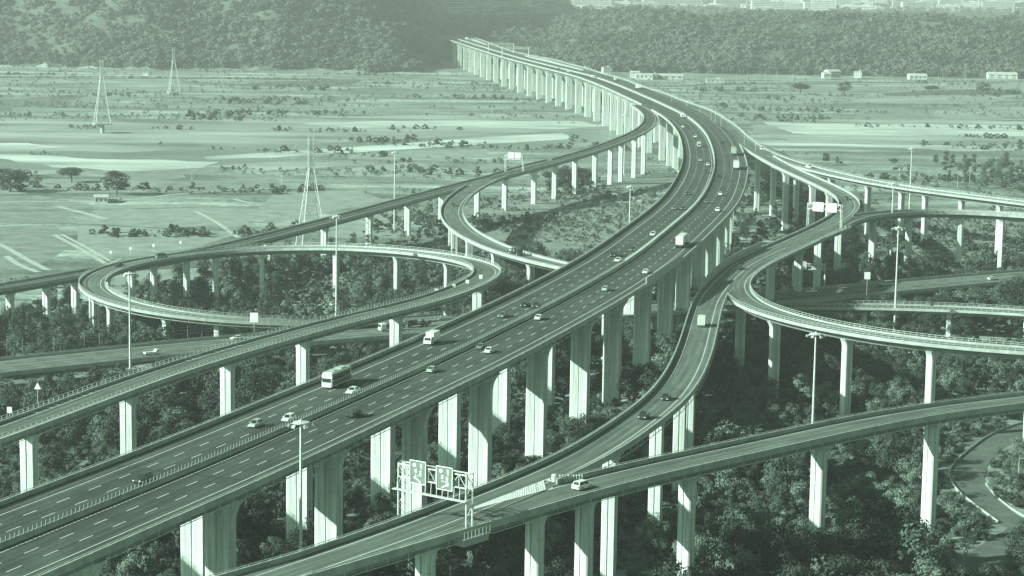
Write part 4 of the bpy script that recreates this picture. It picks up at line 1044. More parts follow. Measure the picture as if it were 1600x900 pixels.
V('cargo', 'dark', 653, 508, RE, TO, 'dark loaded truck on the crossing road next to the motorway edge')
V('sedan', 'white', 1268, 455, RE, TO, 'white sedan on the crossing road below the small gantry')
V('sedan', 'dark', 1373, 447, RE, TO, 'dark sedan beside a pale van on the crossing road')
V('van', 'silver', 1386, 444, RE, TO, 'pale van beside a dark sedan on the crossing road')
V('sedan', 'white', 1551, 435, RE, AW, 'white car on the crossing road near the right edge')

# ------------------------------------------------------------------ ground, hills and mountain
def sstep(a, b, x):
    t = max(0, min(1, (x - a) / (b - a))); return t * t * (3 - 2 * t)
def smin(a, b, k=30):
    h = max(0, min(1, .5 + .5 * (b - a) / k)); return b * (1 - h) + a * h - k * h * (1 - h)
def height(x, y):
    z = 0.0
    if y > 2790:
        n = 1.7 * noise.fractal(Vector((x * .005, y * .005, 1.3)), .9, 2.0, 6)
        rg = 1 - abs(noise.noise(Vector((x * .0065 + 3, y * .0035, 5))))
        if x < 60:
            m = smin((-122 - x) * .95 + 25 * n, (y - 2835) * (.40 + .22 * rg) + 18 * n, 25); m = min(m, 520)
            if m > 0: z = max(z, m)
        hill = 50 * sstep(2840, 3500, y) * sstep(-30, 130, x) * (1 - .65 * sstep(3700, 4600, y)) * (1 + .25 * n + .12 * rg)
        z = max(z, hill)
        z = max(z, 36 * sstep(3050, 3500, y) * sstep(-320, -120, x) * sstep(500, -40, x) + 8 * n * sstep(3000, 3300, y) - 3)
        z = max(z, 44 * sstep(4100, 4900, y) * (sstep(-60, 60, x) * .5 + .5))
    elif y < 900:
        z = 0
    return z
ys = [-400, 0, 150] + [200 + 50 * k for k in range(52)] + [2800 + 16 * k for k in range(130)] + [4900 + 250 * k for k in range(14)] + [9000, 11000, 14000, 20000, 30000, 55000]
xs_n = 150
gb = MB(); rowsv = []
for y in ys:
    r = []; half = 300 + abs(y) * .42 if y < 9000 else 4200 + (y - 9000) * 1.2
    for k in range(xs_n + 1):
        x = -half + 2 * half * k / xs_n; gb.v.append((x, y, height(x, y))); r.append(len(gb.v) - 1)
    rowsv.append(r)
for a, b in zip(rowsv, rowsv[1:]):
    for k in range(xs_n): gb.f.append((a[k], a[k + 1], b[k + 1], b[k]))
gm_ = gb.mesh('ground')
for p in gm_.polygons: p.use_smooth = True
ground = obj('ground', gm_, M['ground']); structure(ground)
mi = len(gm_.materials); gm_.materials.append(M['mountain'])
for p in gm_.polygons:
    c = p.center
    if c.y > 2830 and c.z > 3 and (c.y < 4600 or c.z > 40): p.material_index = mi

def patch(name, pts, z, material, jitter=4, sub=6, seed=0):
    rnd = random.Random(seed); P = [at(x, y, 0) for x, y in pts]; out = []
    for a, b in zip(P, P[1:] + P[:1]):
        n = max(1, min(40, int((b - a).length / sub)))
        for k in range(n):
            q = a.lerp(b, k / n); w = noise.noise(Vector((q.x * .03, q.y * .03, seed))) * jitter + noise.noise(Vector((q.x * .15, q.y * .15, seed))) * jitter * .3
            out.append((q.x + w * .6, q.y + w, z))
    me = bpy.data.meshes.new(name); bm2 = bmesh.new(); vs = [bm2.verts.new(p) for p in out]; bm2.faces.new(vs); bmesh.ops.triangulate(bm2, faces=bm2.faces[:]); bm2.normal_update()
    for f in bm2.faces:
        if f.normal.z < 0: f.normal_flip()
    bm2.to_mesh(me); bm2.free(); return structure(obj(name, me, M[material]))
patch('flood_plain', [(-300, 184), (300, 186), (700, 180), (1000, 181), (1030, 205), (900, 232), (700, 246), (480, 264), (200, 274), (-300, 272)], .02, 'silt', 22, 12, 41)
patch('flood_plain', [(1160, 184), (1400, 187), (1750, 190), (1750, 236), (1500, 236), (1260, 226), (1190, 210)], .02, 'silt', 18, 12, 42)
# river bed with sand bars
patch('river', [(-200, 233), (200, 238), (533, 222), (860, 205), (1000, 203), (1010, 218), (870, 226), (640, 240), (400, 254), (200, 268), (-200, 262)], .05, 'water', 14, 15, 1)
patch('sandbar', [(-100, 239), (60, 243), (150, 249), (250, 250), (345, 253), (320, 262), (200, 268), (90, 261), (0, 248), (-100, 247)], .12, 'sand', 10, 10, 2)
patch('sandbar', [(320, 245), (430, 238), (533, 231), (620, 225), (760, 214), (880, 208), (900, 217), (700, 229), (560, 238), (430, 246), (330, 250)], .12, 'sand', 9, 10, 3)
patch('sandbar', [(-100, 222), (40, 224), (110, 230), (60, 233), (-100, 230)], .12, 'sand', 9, 10, 4)
patch('sandbar', [(470, 193), (600, 189), (760, 188), (900, 190), (960, 196), (880, 202), (700, 199), (560, 200)], .10, 'sand', 14, 12, 5)
patch('sandbar', [(1188, 190), (1290, 193), (1420, 194), (1540, 196), (1700, 202), (1700, 216), (1560, 212), (1430, 212), (1300, 214), (1240, 208)], .12, 'sand', 12, 10, 6)
patch('sandbar', [(1180, 222), (1350, 226), (1500, 228), (1700, 230), (1700, 233), (1400, 231), (1200, 227)], .12, 'sand', 6, 10, 7)
# farm fields between the river and the interchange
for i, (pp, mm) in enumerate([([(-200, 285), (90, 280), (250, 282), (230, 300), (60, 302), (-200, 308)], 'field_a'), ([(-200, 312), (60, 305), (150, 322), (90, 345), (-200, 352)], 'field_b'),
                              ([(160, 322), (300, 318), (420, 330), (380, 352), (250, 356), (110, 348)], 'field_a'), ([(255, 284), (430, 280), (440, 294), (250, 302)], 'field_b'),
                              ([(430, 300), (560, 298), (600, 312), (480, 340), (420, 350), (395, 335)], 'field_a'), ([(-200, 357), (85, 352), (110, 385), (60, 415), (-200, 430)], 'field_b'),
                              ([(120, 356), (380, 362), (300, 390), (170, 402), (120, 378)], 'field_a'), ([(520, 345), (620, 330), (650, 345), (560, 372), (510, 372)], 'field_a'),
                              ([(-200, 470), (60, 470), (120, 500), (60, 520), (-200, 540)], 'field_a'), ([(175, 425), (330, 418), (330, 432), (260, 446), (185, 446)], 'field_a')]):
    patch('field', pp, .03 + .004 * i, mm, 1.2, 8, 10 + i)
def track(name, pts, w, material, z=.1):
    P = smooth(resample(catmull([at(x, y, z) for x, y in pts], 5), 5), 2); mb = MB()
    for i in range(len(P)):
        a, b = P[max(0, i - 1)], P[min(len(P) - 1, i + 1)]; d = (b - a).normalized(); n = Vector((d.y, -d.x, 0)) * w / 2 * (1 + .2 * noise.noise(P[i] * .2))
        mb.v += [tuple(P[i] - n), tuple(P[i] + n)]
        if i: mb.f.append((2 * i - 2, 2 * i - 1, 2 * i + 1, 2 * i))
    return structure(obj(name, mb, M[material]))
for pts, w in (([(-20, 375), (0, 381), (45, 407), (75, 422)], 3), ([(85, 367), (125, 388), (165, 412)], 2.6), ([(96, 366), (138, 388), (172, 408)], 2.2), ([(88, 322), (125, 331), (165, 342)], 4), ([(305, 330), (335, 345), (372, 371)], 2.6),
               ([(-10, 487), (25, 503)], 2.5), ([(45, 465), (75, 472), (110, 478)], 2), ([(365, 311), (395, 318)], 3), ([(-60, 318), (60, 314), (160, 316), (300, 301), (440, 294), (600, 292)], 3), ([(60, 425), (30, 415), (10, 400)], 3),
               ([(190, 404), (150, 420)], 2), ([(1190, 287), (1230, 300)], 3), ([(920, 290), (960, 305), (1010, 317)], 6), ([(915, 318), (960, 312), (1040, 300)], 7), ([(560, 345), (600, 355), (620, 362)], 3)):
    track('dirt_track', pts, w, 'dirt')
for i, pts in enumerate([[(-60, 352), (90, 348), (250, 356), (380, 360)], [(-60, 308), (60, 303), (250, 302), (430, 296)], [(-40, 330), (200, 326), (420, 322)]]):
    track('field_ditch', pts, 1.0, 'leaf_far', .16)
track('dyke_road', [(-200, 117), (0, 117.5), (250, 118.5), (520, 121)], 12, 'sand', 3.0)
track('dyke_road', [(1060, 130), (1200, 127), (1400, 125), (1800, 124)], 9, 'dirt', 3.0)
track('dyke_road', [(1180, 232), (1400, 231), (1800, 231)], 4, 'dirt', .2)
# the looping ground road at the lower right
track('ground_road', [(1760, 652), (1680, 655), (1600, 668), (1556, 690), (1522, 718), (1510, 745), (1520, 772), (1552, 798), (1600, 826), (1700, 875)], 8.2, 'old_asphalt', .12)
track('ground_road', [(1640, 812), (1590, 840), (1545, 872), (1500, 905), (1450, 950)], 10, 'old_asphalt', .16)
track('ground_road', [(1000, 520), (1300, 505), (1450, 495), (1600, 505), (1720, 512)], 9, 'old_asphalt', .12)
track('ground_road', [(930, 560), (1000, 553), (1060, 548), (1150, 600)], 8, 'old_asphalt', .12)
rp = random.Random(77)
for k in range(46):
    X = rp.choice([rp.uniform(-30, 700), rp.uniform(1180, 1630)]); Y = rp.choice([rp.uniform(124, 186), rp.uniform(124, 186), rp.uniform(240, 275)]) if X < 700 else rp.uniform(130, 184)
    w = rp.uniform(30, 110); h = rp.uniform(2.5, 7) * (Y / 160); sk = rp.uniform(-25, 25)
    patch('field', [(X - w, Y), (X - w * .2, Y - h * .8), (X + w, Y - h), (X + w + sk, Y + h * .4), (X + sk * .3, Y + h), (X - w + sk, Y + h * .7)], .03 + .005 * k / 4, rp.choice(['field_a', 'field_b', 'field_b', 'leaf_far', 'silt']), 3, 14, 100 + k)
def kerb(pts, h=.5, w=.35, mt='concrete'):
    P = smooth(resample(catmull([at(x, y, 0) for x, y in pts], 5), 3), 2); mb = MB()
    for i in range(len(P)):
        a, b = P[max(0, i - 1)], P[min(len(P) - 1, i + 1)]; d = (b - a).normalized(); n = Vector((d.y, -d.x, 0)) * w / 2
        mb.v += [tuple(P[i] - n), tuple(P[i] - n + Vector((0, 0, h))), tuple(P[i] + n + Vector((0, 0, h))), tuple(P[i] + n)]
        if i:
            for j in range(3): mb.f.append((4 * i - 4 + j, 4 * i - 3 + j, 4 * i + 1 + j, 4 * i + j))
    return mb
o = obj('roadside_wall', kerb([(1540, 757), (1548, 770), (1562, 784), (1580, 798), (1612, 815)], .6, .25), M['concrete']); tag(o, 'low pale wall on the inner side of the looping ground road', 'wall')
o = obj('guard_rail', kerb([(1640, 650), (1560, 674), (1512, 706), (1480, 740), (1497, 770), (1530, 796), (1560, 818)], .7, .15, 'rail_metal'), M['rail_metal']); tag(o, 'thin guard rail round the outside of the looping ground road', 'guard rail')
o = obj('embankment_wall', kerb([(960, 556), (1000, 550), (1052, 548)], 2.0, .6), M['concrete']); tag(o, 'low retaining wall in the shade beneath the motorway', 'wall')
fr = empty('roadside_fence', (0, 0, 0)); tag(fr, 'tall post fence along the far side of the crossing road at the left', 'fence')
fp = [at(x, y, 6.5) for x, y in ((-40, 551), (0, 548), (60, 543), (120, 538), (190, 532), (260, 526), (330, 520), (400, 513))]
fp = resample(catmull(fp, 4), 5.0)
for a, b in zip(fp, fp[1:]):
    d = b - a; mb = MB(); mb.bar(a + Vector((0, 0, -6)), a + Vector((0, 0, 3.2)), .09, 4); obj('post', mb, M['panel'], fr)
    mb = MB()
    for z in (.6, 1.6, 2.6): mb.bar(a + Vector((0, 0, z)), b + Vector((0, 0, z)), .045, 4)
    obj('rail', mb, M['panel'], fr)
# utility pole at the lower right
root = empty('utility_pole', at(1506, 886, 0)); tag(root, 'pale utility pole with small crossarms beside the lower right road', 'utility pole')
mb = MB(); mb.bar((0, 0, 0), (0, 0, 11.5), .22, 8, .15); obj('pole', mb, M['concrete'], root)
for z in (10.6, 9.8):
    mb = MB(); mb.box((0, 0, z), (2.4, .15, .15)); obj('crossarm', mb, M['steel_white'], root)
for z in (5.5, 3.0):
    mb = MB(); mb.lathe((.45, 0, z), [(.3, 0), (.3, .8)], 8); obj('transformer', mb, M['steel_white'], root)
lamp(1590, 772, 0, 'single street lamp inside the looping ground road at the lower right', None, 9)

# ------------------------------------------------------------------ buildings far away
def house(x, y, z, w, d, h, label, rz=0, roof='gable', mw='house_wall', nwin=3, group=None, floors=1, name='house'):
    root = empty(name, at(x, y, z), rz); tag(root, label, 'building', group)
    mb = MB(); mb.box((0, 0, h / 2 - .5), (w, d, h + 1)); obj('wall', mb, M[mw], root)
    mb = MB()
    if roof == 'gable':
        e = .5; r = d * .22; mb.add([(-w / 2 - e, -d / 2 - e, h), (w / 2 + e, -d / 2 - e, h), (w / 2 + e, d / 2 + e, h), (-w / 2 - e, d / 2 + e, h), (-w / 2 - e, 0, h + r), (w / 2 + e, 0, h + r)], [(0, 1, 5, 4), (2, 3, 4, 5), (0, 4, 3), (1, 2, 5), (3, 2, 1, 0)])
    else:
        mb.box((0, 0, h + .6), (w + .6, d + .6, .4)); mb.box((w * .2, 0, h + 1.6), (w * .2, d * .3, 1.8))
    obj('roof', mb, M['roof'], root)
    for f in range(floors):
        for k in range(nwin):
            mb = MB(); mb.box((-w / 2 + w * (k + .5) / nwin, -d / 2 - .03, (f + .55) * h / floors), (w / nwin * .45, .08, h / floors * .4)); obj('window', mb, M['window_dark'], root)
    return root
house(158, 317, 0, 7, 6, 3.4, 'small white farm house in the fields at the left', .2)
for k in range(5):
    mb = MB(); n = 8
    w, L = 3.0, 7.5
    A = [(w / 2 * math.cos(math.pi * j / n), 0, 1.9 * math.sin(math.pi * j / n)) for j in range(n + 1)]
    mb.add([(x, -L / 2, z) for x, y, z in A] + [(x, L / 2, z) for x, y, z in A], [(j, j + 1, n + 2 + j, n + 1 + j) for j in range(n)] + [tuple(range(n, -1, -1)), tuple(range(n + 1, 2 * n + 2))])
    o = obj('greenhouse_tunnel', mb, M['panel']); o.location = at(165 + k * 5.2, 316.5 - k * .4, 0); o.rotation_euler = (0, 0, .15)
    tag(o, 'pale tunnel greenhouse beside the small farm house, %s' % ['nearest the house', 'second from the house', 'middle of the row', 'second from the right', 'rightmost of the row'][k], 'greenhouse', 'tunnel greenhouses beside the farm house')
for a in [((1300, 120), 22, 12, 9, 'pale gabled shed with bright roof at the hill foot, left of the dark round tree', .5, 'gable'),
          ((1291, 121), 12, 10, 6, 'low white shed leaning against the bright roofed one at the hill foot', .2, 'gable'),
          ((1341, 120), 12, 12, 8, 'small white house at the hill foot right of the bright roofed shed', -.3, 'flat'),
          ((1371, 117), 16, 10, 3, 'thin low white roof between the small house and the white hall', 0, 'flat'),
          ((1433, 123), 28, 14, 5, 'white hall with a row of dark windows at the hill foot', .05, 'gable'),
          ((1565, 123), 46, 16, 7, 'long grey shed with white roof at the right edge foot of the hill', 0, 'gable'),
          ((1500, 117), 12, 10, 4, 'small pale hut between the white hall and the long shed', 0, 'gable'),
          ((912, 113), 14, 10, 7, 'white house at the left of the cluster beyond the motorway', .3, 'flat'),
          ((924, 108), 16, 10, 9, 'tall white house rising in the cluster beyond the motorway', .2, 'flat'),
          ((936, 110), 14, 12, 7, 'white house in the middle of the cluster beyond the motorway', .1, 'gable'),
          ((948, 113), 14, 12, 8, 'white house at the right end of the cluster beyond the motorway', .2, 'flat'),
          ((992, 120), 14, 9, 7, 'pale house standing high behind the motorway, alone above the long row', 0, 'gable'),
          ((1006, 123), 26, 9, 6, 'long low white building behind the motorway, left one of the row', 0, 'gable'),
          ((1020, 123), 12, 9, 7, 'small white building behind the motorway between two long ones', 0, 'flat'),
          ((1046, 123), 40, 9, 5, 'longest low white building behind the motorway bend', 0, 'gable'),
          ((1117, 128), 26, 8, 4, 'flat white building right of the motorway at the far dyke', 0, 'flat'),
          ((228, 118), 8, 6, 3, 'tiny white hut on the far dyke at the left mountain foot', 0, 'flat')]:
    (x, y), w, d, h, lab, rz, rf = a
    house(x, y, 3 if y < 122 else 1, w * .85, d, h * .8, lab, rz, rf, nwin=4, floors=2 if h > 6.5 else 1)
rnd = random.Random(11); GT = 'town blocks beyond the wooded hill'
wht = bpy.data.meshes
for k in range(190):
    x = rnd.choice([rnd.uniform(1180, 1620), rnd.uniform(780, 1620), rnd.uniform(1260, 1620), rnd.uniform(700, 950)])
    yy = rnd.uniform(2, 17) if x > 1000 else rnd.uniform(0, 16)
    D = rnd.uniform(6200, 10500)
    # ground there is at 22 m: stand the block on it
    yy = max(-3, yy + 1.5); p = at(x, yy, 44)
    for _q in range(4): p = at(x, yy, height(p.x, p.y))
    w = rnd.uniform(30, 110); h = rnd.choice([8, 10, 12, 18, 26, 32]); 
    root = empty('town_block', p, rnd.uniform(-.3, .3)); tag(root, 'pale town block among many beyond the wooded hill', 'building', GT)
    mb = MB(); mb.box((0, 0, h / 2 - 1), (w, 18, h + 2)); mb.box((w * .2, 0, h + 1.5), (w * .25, 8, 3)); obj('wall', mb, M['house_wall'], root)
    mb = MB()
    for f in range(max(1, int(h / 5))): mb.box((0, -9.05, 3 + f * 5), (w * .9, .2, 1.6))
    obj('window_band', mb, M['window_dark'], root)
track('town_road', [(1020, 22), (1060, 23), (1100, 24), (1140, 26)], 30, 'sand', 66) if False else None

# ------------------------------------------------------------------ trees
def crown_mesh(name, seed, rx, rz, nclump, per, leaf, shape='round'):
    rnd = random.Random(seed); mb = MB()
    cl = []
    for k in range(nclump):
        a = rnd.uniform(0, 2 * math.pi); h = rnd.uniform(-.75, 1); rr = math.sqrt(max(0, 1 - h * h)) * rnd.uniform(.45, .85)
        if shape == 'tall': rr *= .7
        if shape == 'flat': h *= .6
        s = rnd.uniform(.26, .46)
        cl.append((Vector((math.cos(a) * rr * rx, math.sin(a) * rr * rx, h * rz)), s * rx, s * min(rx, rz) * .85))
    for c, sr, sz in cl:
        for _ in range(per):
            d = Vector((rnd.gauss(0, 1), rnd.gauss(0, 1), rnd.gauss(0, 1) + .35)).normalized()
            p = c + Vector((d.x * sr, d.y * sr, d.z * sz)) * rnd.uniform(.7, 1.08)
            nrm = (d * 1.5 + Vector((rnd.uniform(-.5, .5), rnd.uniform(-.5, .5), rnd.uniform(-.2, .6)))).normalized()
            u = nrm.orthogonal().normalized(); v = nrm.cross(u); an = rnd.uniform(0, math.pi); u, v = u * math.cos(an) + v * math.sin(an), v * math.cos(an) - u * math.sin(an)
            s = leaf * rnd.uniform(.6, 1.3)
            mb.add([p - u * s, p - v * s * .6, p + u * s, p + v * s * .6], [(0, 1, 2, 3)])
    return mb.mesh(name)
def trunk_mesh(h, cz, rx, seed):
    rnd = random.Random(seed); mb = MB(); mb.bar((0, 0, -.5), (.15, .1, h), .34, 7, .16)
    for k in range(5):
        a = rnd.uniform(0, 6.28); z0 = h * rnd.uniform(.5, .95); mb.bar((.1, .05, z0), (math.cos(a) * rx * .6, math.sin(a) * rx * .6, z0 + rx * .6), .13, 5, .05)
    return mb.mesh('trunk')
KINDS = []
for i, (rx, rz, ht, nc, per, leaf, shp, mt) in enumerate([(4.2, 3.4, 5.0, 20, 46, .34, 'round', 'leaf'), (3.4, 4.2, 6.0, 18, 44, .32, 'tall', 'leaf'), (5.0, 3.2, 5.0, 24, 46, .38, 'flat', 'leaf_dark'),
                                                      (3.8, 3.2, 4.2, 18, 46, .34, 'round', 'leaf_pale'), (3.0, 2.2, 2.6, 14, 40, .32, 'flat', 'leaf'), (4.6, 4.2, 6.2, 24, 50, .36, 'round', 'leaf_dark')]):
    cm = crown_mesh('crown', 100 + i, rx, rz, nc + 4, int(per * 1.9), leaf * .74, shp); cm.materials.append(M[mt])
    tm = trunk_mesh(ht, ht, rx, i); tm.materials.append(M['trunk']); KINDS.append((cm, tm, ht + rz * .35, rx))
LOW = []
for i, mt in enumerate(['leaf', 'leaf_dark', 'leaf_pale']):
    cm = crown_mesh('crown', 200 + i, 3.2, 2.4, 7, 16, .75, 'round'); cm.materials.append(M[mt]); LOW.append(cm)
FARC = []
for i in range(3):
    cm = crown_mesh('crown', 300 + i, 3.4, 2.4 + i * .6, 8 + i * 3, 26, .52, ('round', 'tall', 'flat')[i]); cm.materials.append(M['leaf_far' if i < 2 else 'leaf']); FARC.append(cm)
def inside(poly, x, y):
    c = False; j = len(poly) - 1
    for i in range(len(poly)):
        (xi, yi), (xj, yj) = poly[i], poly[j]
        if (yi > y) != (yj > y) and x < (xj - xi) * (y - yi) / (yj - yi) + xi: c = not c
        j = i
    return c
WOODS = [[(-300, 1300), (-300, 492), (0, 500), (60, 478), (125, 470), (180, 500), (300, 498), (200, 470), (215, 452), (330, 440), (360, 415), (450, 402), (560, 388), (640, 372), (680, 345), (740, 395), (830, 410), (900, 430),
          (1000, 400), (1100, 330), (1150, 290), (1250, 300), (1330, 330), (1500, 345), (1700, 350), (1700, 400), (1700, 480), (1700, 640), (1700, 1300)],
         [(1350, 245), (1450, 238), (1560, 240), (1700, 236), (1700, 320), (1540, 295), (1430, 285)], [(1170, 220), (1230, 222), (1330, 256), (1300, 262), (1200, 235)],
         [(600, 330), (690, 305), (690, 340), (640, 365), (560, 375)], [(855, 285), (935, 280), (945, 300), (860, 310)], [(60, 283), (0, 284), (0, 300), (70, 300)]]
HOLES = [[(1345, 338), (1420, 332), (1700, 340), (1700, 408), (1600, 412), (1500, 418), (1400, 402), (1365, 370)]]
def road_near(p, r, lowz=14):
    for rd in (RE, RK):
        d, i = rd.near_w(p)
        if d < rd.w / 2 + r and rd.c[i].z < lowz: return True
    return False
GROADS = [[at(x, y, 0) for x, y in pts] for pts in ([(1000, 520), (1150, 512), (1300, 505), (1450, 495), (1600, 505), (1720, 512)],)]
spots = []
rnd = random.Random(5)
cell = 6.8; y = 330.0
used = 0
while y < 1500:
    half = y * .275 + 20; x = -half
    while x < half:
        qx = x + rnd.uniform(-.5, .5) * cell * 1.2; qy = y + rnd.uniform(-.5, .5) * cell * 1.2
        p = Vector((qx, qy, 0)); X, Y = proj(p)
        if any(inside(w, X, Y) for w in WOODS) and not any(inside(w, X, Y) for w in HOLES):
            dn = noise.noise(Vector((qx * .02, qy * .02, 2))) ; big = noise.noise(Vector((qx * .011, qy * .011, 9)))
            if not road_near(p, 9) and dn > -.33:
                s = .55 + .55 * max(0, big + .45) * rnd.uniform(.7, 1.15)
                if Y < 420 : s *= .7
                if (Y < 500 and X < 760) or (Y < 470 and X > 1150): big = -.5; s *= .85
                if X > 1450 and Y > 640: big = -.5; s *= .55
                spots.append((qx, qy, s * 1.18 * rnd.choice((.62, .85, 1, 1.1, 1.3)), rnd.uniform(0, 6.28), big))
        x += cell
    y += cell * (1 if y < 900 else 1.5)
# a few large sunlit crowns seen at the bottom right
for X, Y, s in ((1165, 905, 1.5), (1150, 870, 1.1), (1330, 935, 1.5), (1380, 920, 1.6), (1420, 900, 1.3), (1440, 940, 1.5), (1360, 890, 1.2), (1590, 860, .9), (1600, 900, 1.0)):
    p = at(X, Y, 0); spots.append((p.x, p.y, s, rnd.uniform(0, 6), .6))
def clear(p, rad):
    # keep crowns from poking through the decks: nearest pass of low ramps only
    for r in ROADS:
        d, i = r.near_w(p)
        if d < r.w / 2 + rad and r.c[i].z < 16: return False
    return True
GR_ = [at(x, y, 0) for x, y in [(1600, 668), (1575, 680), (1556, 690), (1538, 703), (1522, 718), (1514, 732), (1510, 745), (1513, 760), (1520, 772), (1535, 786), (1552, 798), (1576, 812), (1600, 826), (1640, 812), (1590, 840), (1565, 857), (1545, 872), (1520, 890)]]
spots = [(x, y, sc * (.62 if y < 620 and MAIN.near_w(Vector((x, y, 0)))[0] < 24 else 1), a, b) for x, y, sc, a, b in spots]
spots = [s for s in spots if min((g.xy - Vector(s[:2])).length for g in GR_) > 8.5]
spots = [s for s in spots if clear(Vector((s[0], s[1], 0)), 2.0)]
spots.sort(key=lambda s: s[0] ** 2 + s[1] ** 2)
def pick(big, r):
    if big > .25: return r.choice([0, 2, 5, 3])
    if big > -.1: return r.choice([0, 1, 4, 3, 0])
    return r.choice([4, 4, 3, 1])
NAMES = ['leafy green broadleaf tree in the dense wood beneath the viaducts', 'narrow upright tree in the dense wood beneath the viaducts', 'dark wide tree in the dense wood beneath the viaducts',
         'pale sunlit tree in the dense wood beneath the viaducts', 'low spreading bushy tree in the dense wood beneath the viaducts', 'tall dark round tree in the dense wood beneath the viaducts']
TK = ['leafy round tree', 'narrow upright tree', 'dark wide tree', 'pale leafy tree', 'low spreading tree', 'tall dark tree']
RN = {'main': 'the motorway', 'F': 'the S shaped ramp', 'J': 'the foreground ramp', 'A': 'the left approach ramp', 'E': 'the crossing road', 'I': 'the curved railing ramp', 'G': 'the arched ramp', 'B': 'the long left ramp', 'C': 'the curved left ramp', 'H': 'the exit ramp', 'K': 'the low ramp'}
def tree_label(k, x, y, s):
    p = Vector((x, y, 0)); ds = []
    for r in ROADS:
        d = min((c.xy - p.xy).length for c in r.c[::3]); ds.append((d - r.w / 2, r))
    ds.sort(key=lambda q: q[0]); d, r = ds[0]; i = min(range(0, len(r.c), 3), key=lambda j: (r.c[j].xy - p.xy).length)
    side = (p - r.c[i]).dot(r.n[i])
    where = 'directly beneath ' if d < 0 else ('close right of ' if side > 0 else 'close left of ') if d < 12 else ('farther right of ' if side > 0 else 'farther left of ')
    return ('small ' if s < .75 else 'large ' if s > 1.1 else '') + TK[k] + ' ' + where + RN[r.name]
seen = 0; rest = [[] for _ in KINDS]; r2 = random.Random(8)
for (x, y, s, rz, big) in spots:
    k = pick(big, r2); X, Y = proj((x, y, 4 * s))
    if seen < 290 and -20 < X < 1620 and Y < 925:
        cm, tm, ch, rx = KINDS[k]; t = empty('broadleaf_tree', (x, y, -.2), rz); t.scale = (s, s, s)
        tag(t, tree_label(k, x, y, s), 'tree', 'trees in the wood beneath the viaducts')
        obj('trunk', tm, None, t); c = obj('crown', cm, None, t); c.location = (0, 0, ch); seen += 1
    else: rest[k].append((x, y, s, rz))
same = {}
for o in COL.objects:
    if o.name.startswith('broadleaf_tree') or o.name.startswith('town_block'): same.setdefault(o['label'], []).append(o)
def nth(k): return 'leftmost' if k == 0 else '%d%s from left' % (k + 1, 'th' if 10 < (k + 1) % 100 < 14 else {1: 'st', 2: 'nd', 3: 'rd'}.get((k + 1) % 10, 'th'))
for lab, os_ in same.items():
    if len(os_) > 1:
        os_.sort(key=lambda o: proj(o.location)[0])
        for k, o in enumerate(os_): o['label'] = lab + ', ' + nth(k)
print('TREES', len(spots), 'individual', seen)

def scatter(name, label, cat, mesh, pts, zoff, mtl):
    """thousands of far crowns as one countless mass: one mesh of points, each carrying a crown"""
    if not pts: return
    me = bpy.data.meshes.new(name); me.from_pydata([(x, y, (z if len(q) > 0 else 0) + zoff * s) for (x, y, s, rz, *q) in pts for z in [q[0] if q else 0]], [], [])
    me.attributes.new('turn', 'FLOAT_VECTOR', 'POINT'); me.attributes.new('size', 'FLOAT', 'POINT')
    me.attributes['turn'].data.foreach_set('vector', [c for q in pts for c in (0, 0, q[3])])
    me.attributes['size'].data.foreach_set('value', [q[2] for q in pts])
    proto = bpy.data.objects.new(name + '_leaf_clump', mesh)
    o = bpy.data.objects.new(name, me); COL.objects.link(o); o['kind'] = 'stuff'; o['label'] = label; o['category'] = cat
    ng = bpy.data.node_groups.new(name, 'GeometryNodeTree'); ng.interface.new_socket('Geometry', in_out='INPUT', socket_type='NodeSocketGeometry'); ng.interface.new_socket('Geometry', in_out='OUTPUT', socket_type='NodeSocketGeometry')
    n = ng.nodes; l = ng.links; gi = n.new('NodeGroupInput'); go = n.new('NodeGroupOutput')
    m2p = n.new('GeometryNodeMeshToPoints'); iop = n.new('GeometryNodeInstanceOnPoints'); oi = n.new('GeometryNodeObjectInfo'); oi.inputs['Object'].default_value = proto; oi.inputs['As Instance'].default_value = True
    na = n.new('GeometryNodeInputNamedAttribute'); na.data_type = 'FLOAT_VECTOR'; na.inputs['Name'].default_value = 'turn'
    nb = n.new('GeometryNodeInputNamedAttribute'); nb.data_type = 'FLOAT'; nb.inputs['Name'].default_value = 'size'
    l.new(gi.outputs[0], m2p.inputs[0]); l.new(m2p.outputs[0], iop.inputs['Points']); l.new(oi.outputs['Geometry'], iop.inputs['Instance'])
    l.new(na.outputs[0], iop.inputs['Rotation']); l.new(nb.outputs[0], iop.inputs['Scale']); l.new(iop.outputs[0], go.inputs[0])
    md = o.modifiers.new('scatter', 'NODES'); md.node_group = ng
    return o
for k, pts in enumerate(rest):
    scatter('woodland', 'dense green wood filling the ground beneath and between the viaducts', 'woodland', KINDS[k][0], pts, KINDS[k][2], None)
# undergrowth that closes the wood floor
und = [[], [], [], [], []]
r3 = random.Random(21); y = 330
while y < 1000:
    half = y * .275 + 20; x = -half
    while x < half:
        qx = x + r3.uniform(-2, 2); qy = y + r3.uniform(-2, 2); p = Vector((qx, qy, 0)); X, Y = proj(p)
        if any(inside(w, X, Y) for w in WOODS) and not any(inside(w, X, Y) for w in HOLES) and not road_near(p, 2) and min((g.xy - p.xy).length for g in GR_) > 7: und[r3.choice([3, 4]) if y < 620 else r3.choice([0, 0, 1, 2])].append((qx, qy, r3.uniform(.35, .8), r3.uniform(0, 6)))
        x += 4.4
    y += 4.4
for k in range(5): scatter('undergrowth', 'low bushes covering the wood floor', 'bushes', LOW[k] if k < 3 else KINDS[4 if k == 3 else 3][0], und[k], 1.0, None)
RG_POLY = [(722, 330), (750, 312), (860, 296), (980, 300), (1030, 300), (1000, 335), (960, 372), (900, 410), (830, 392), (770, 370), (738, 350)]
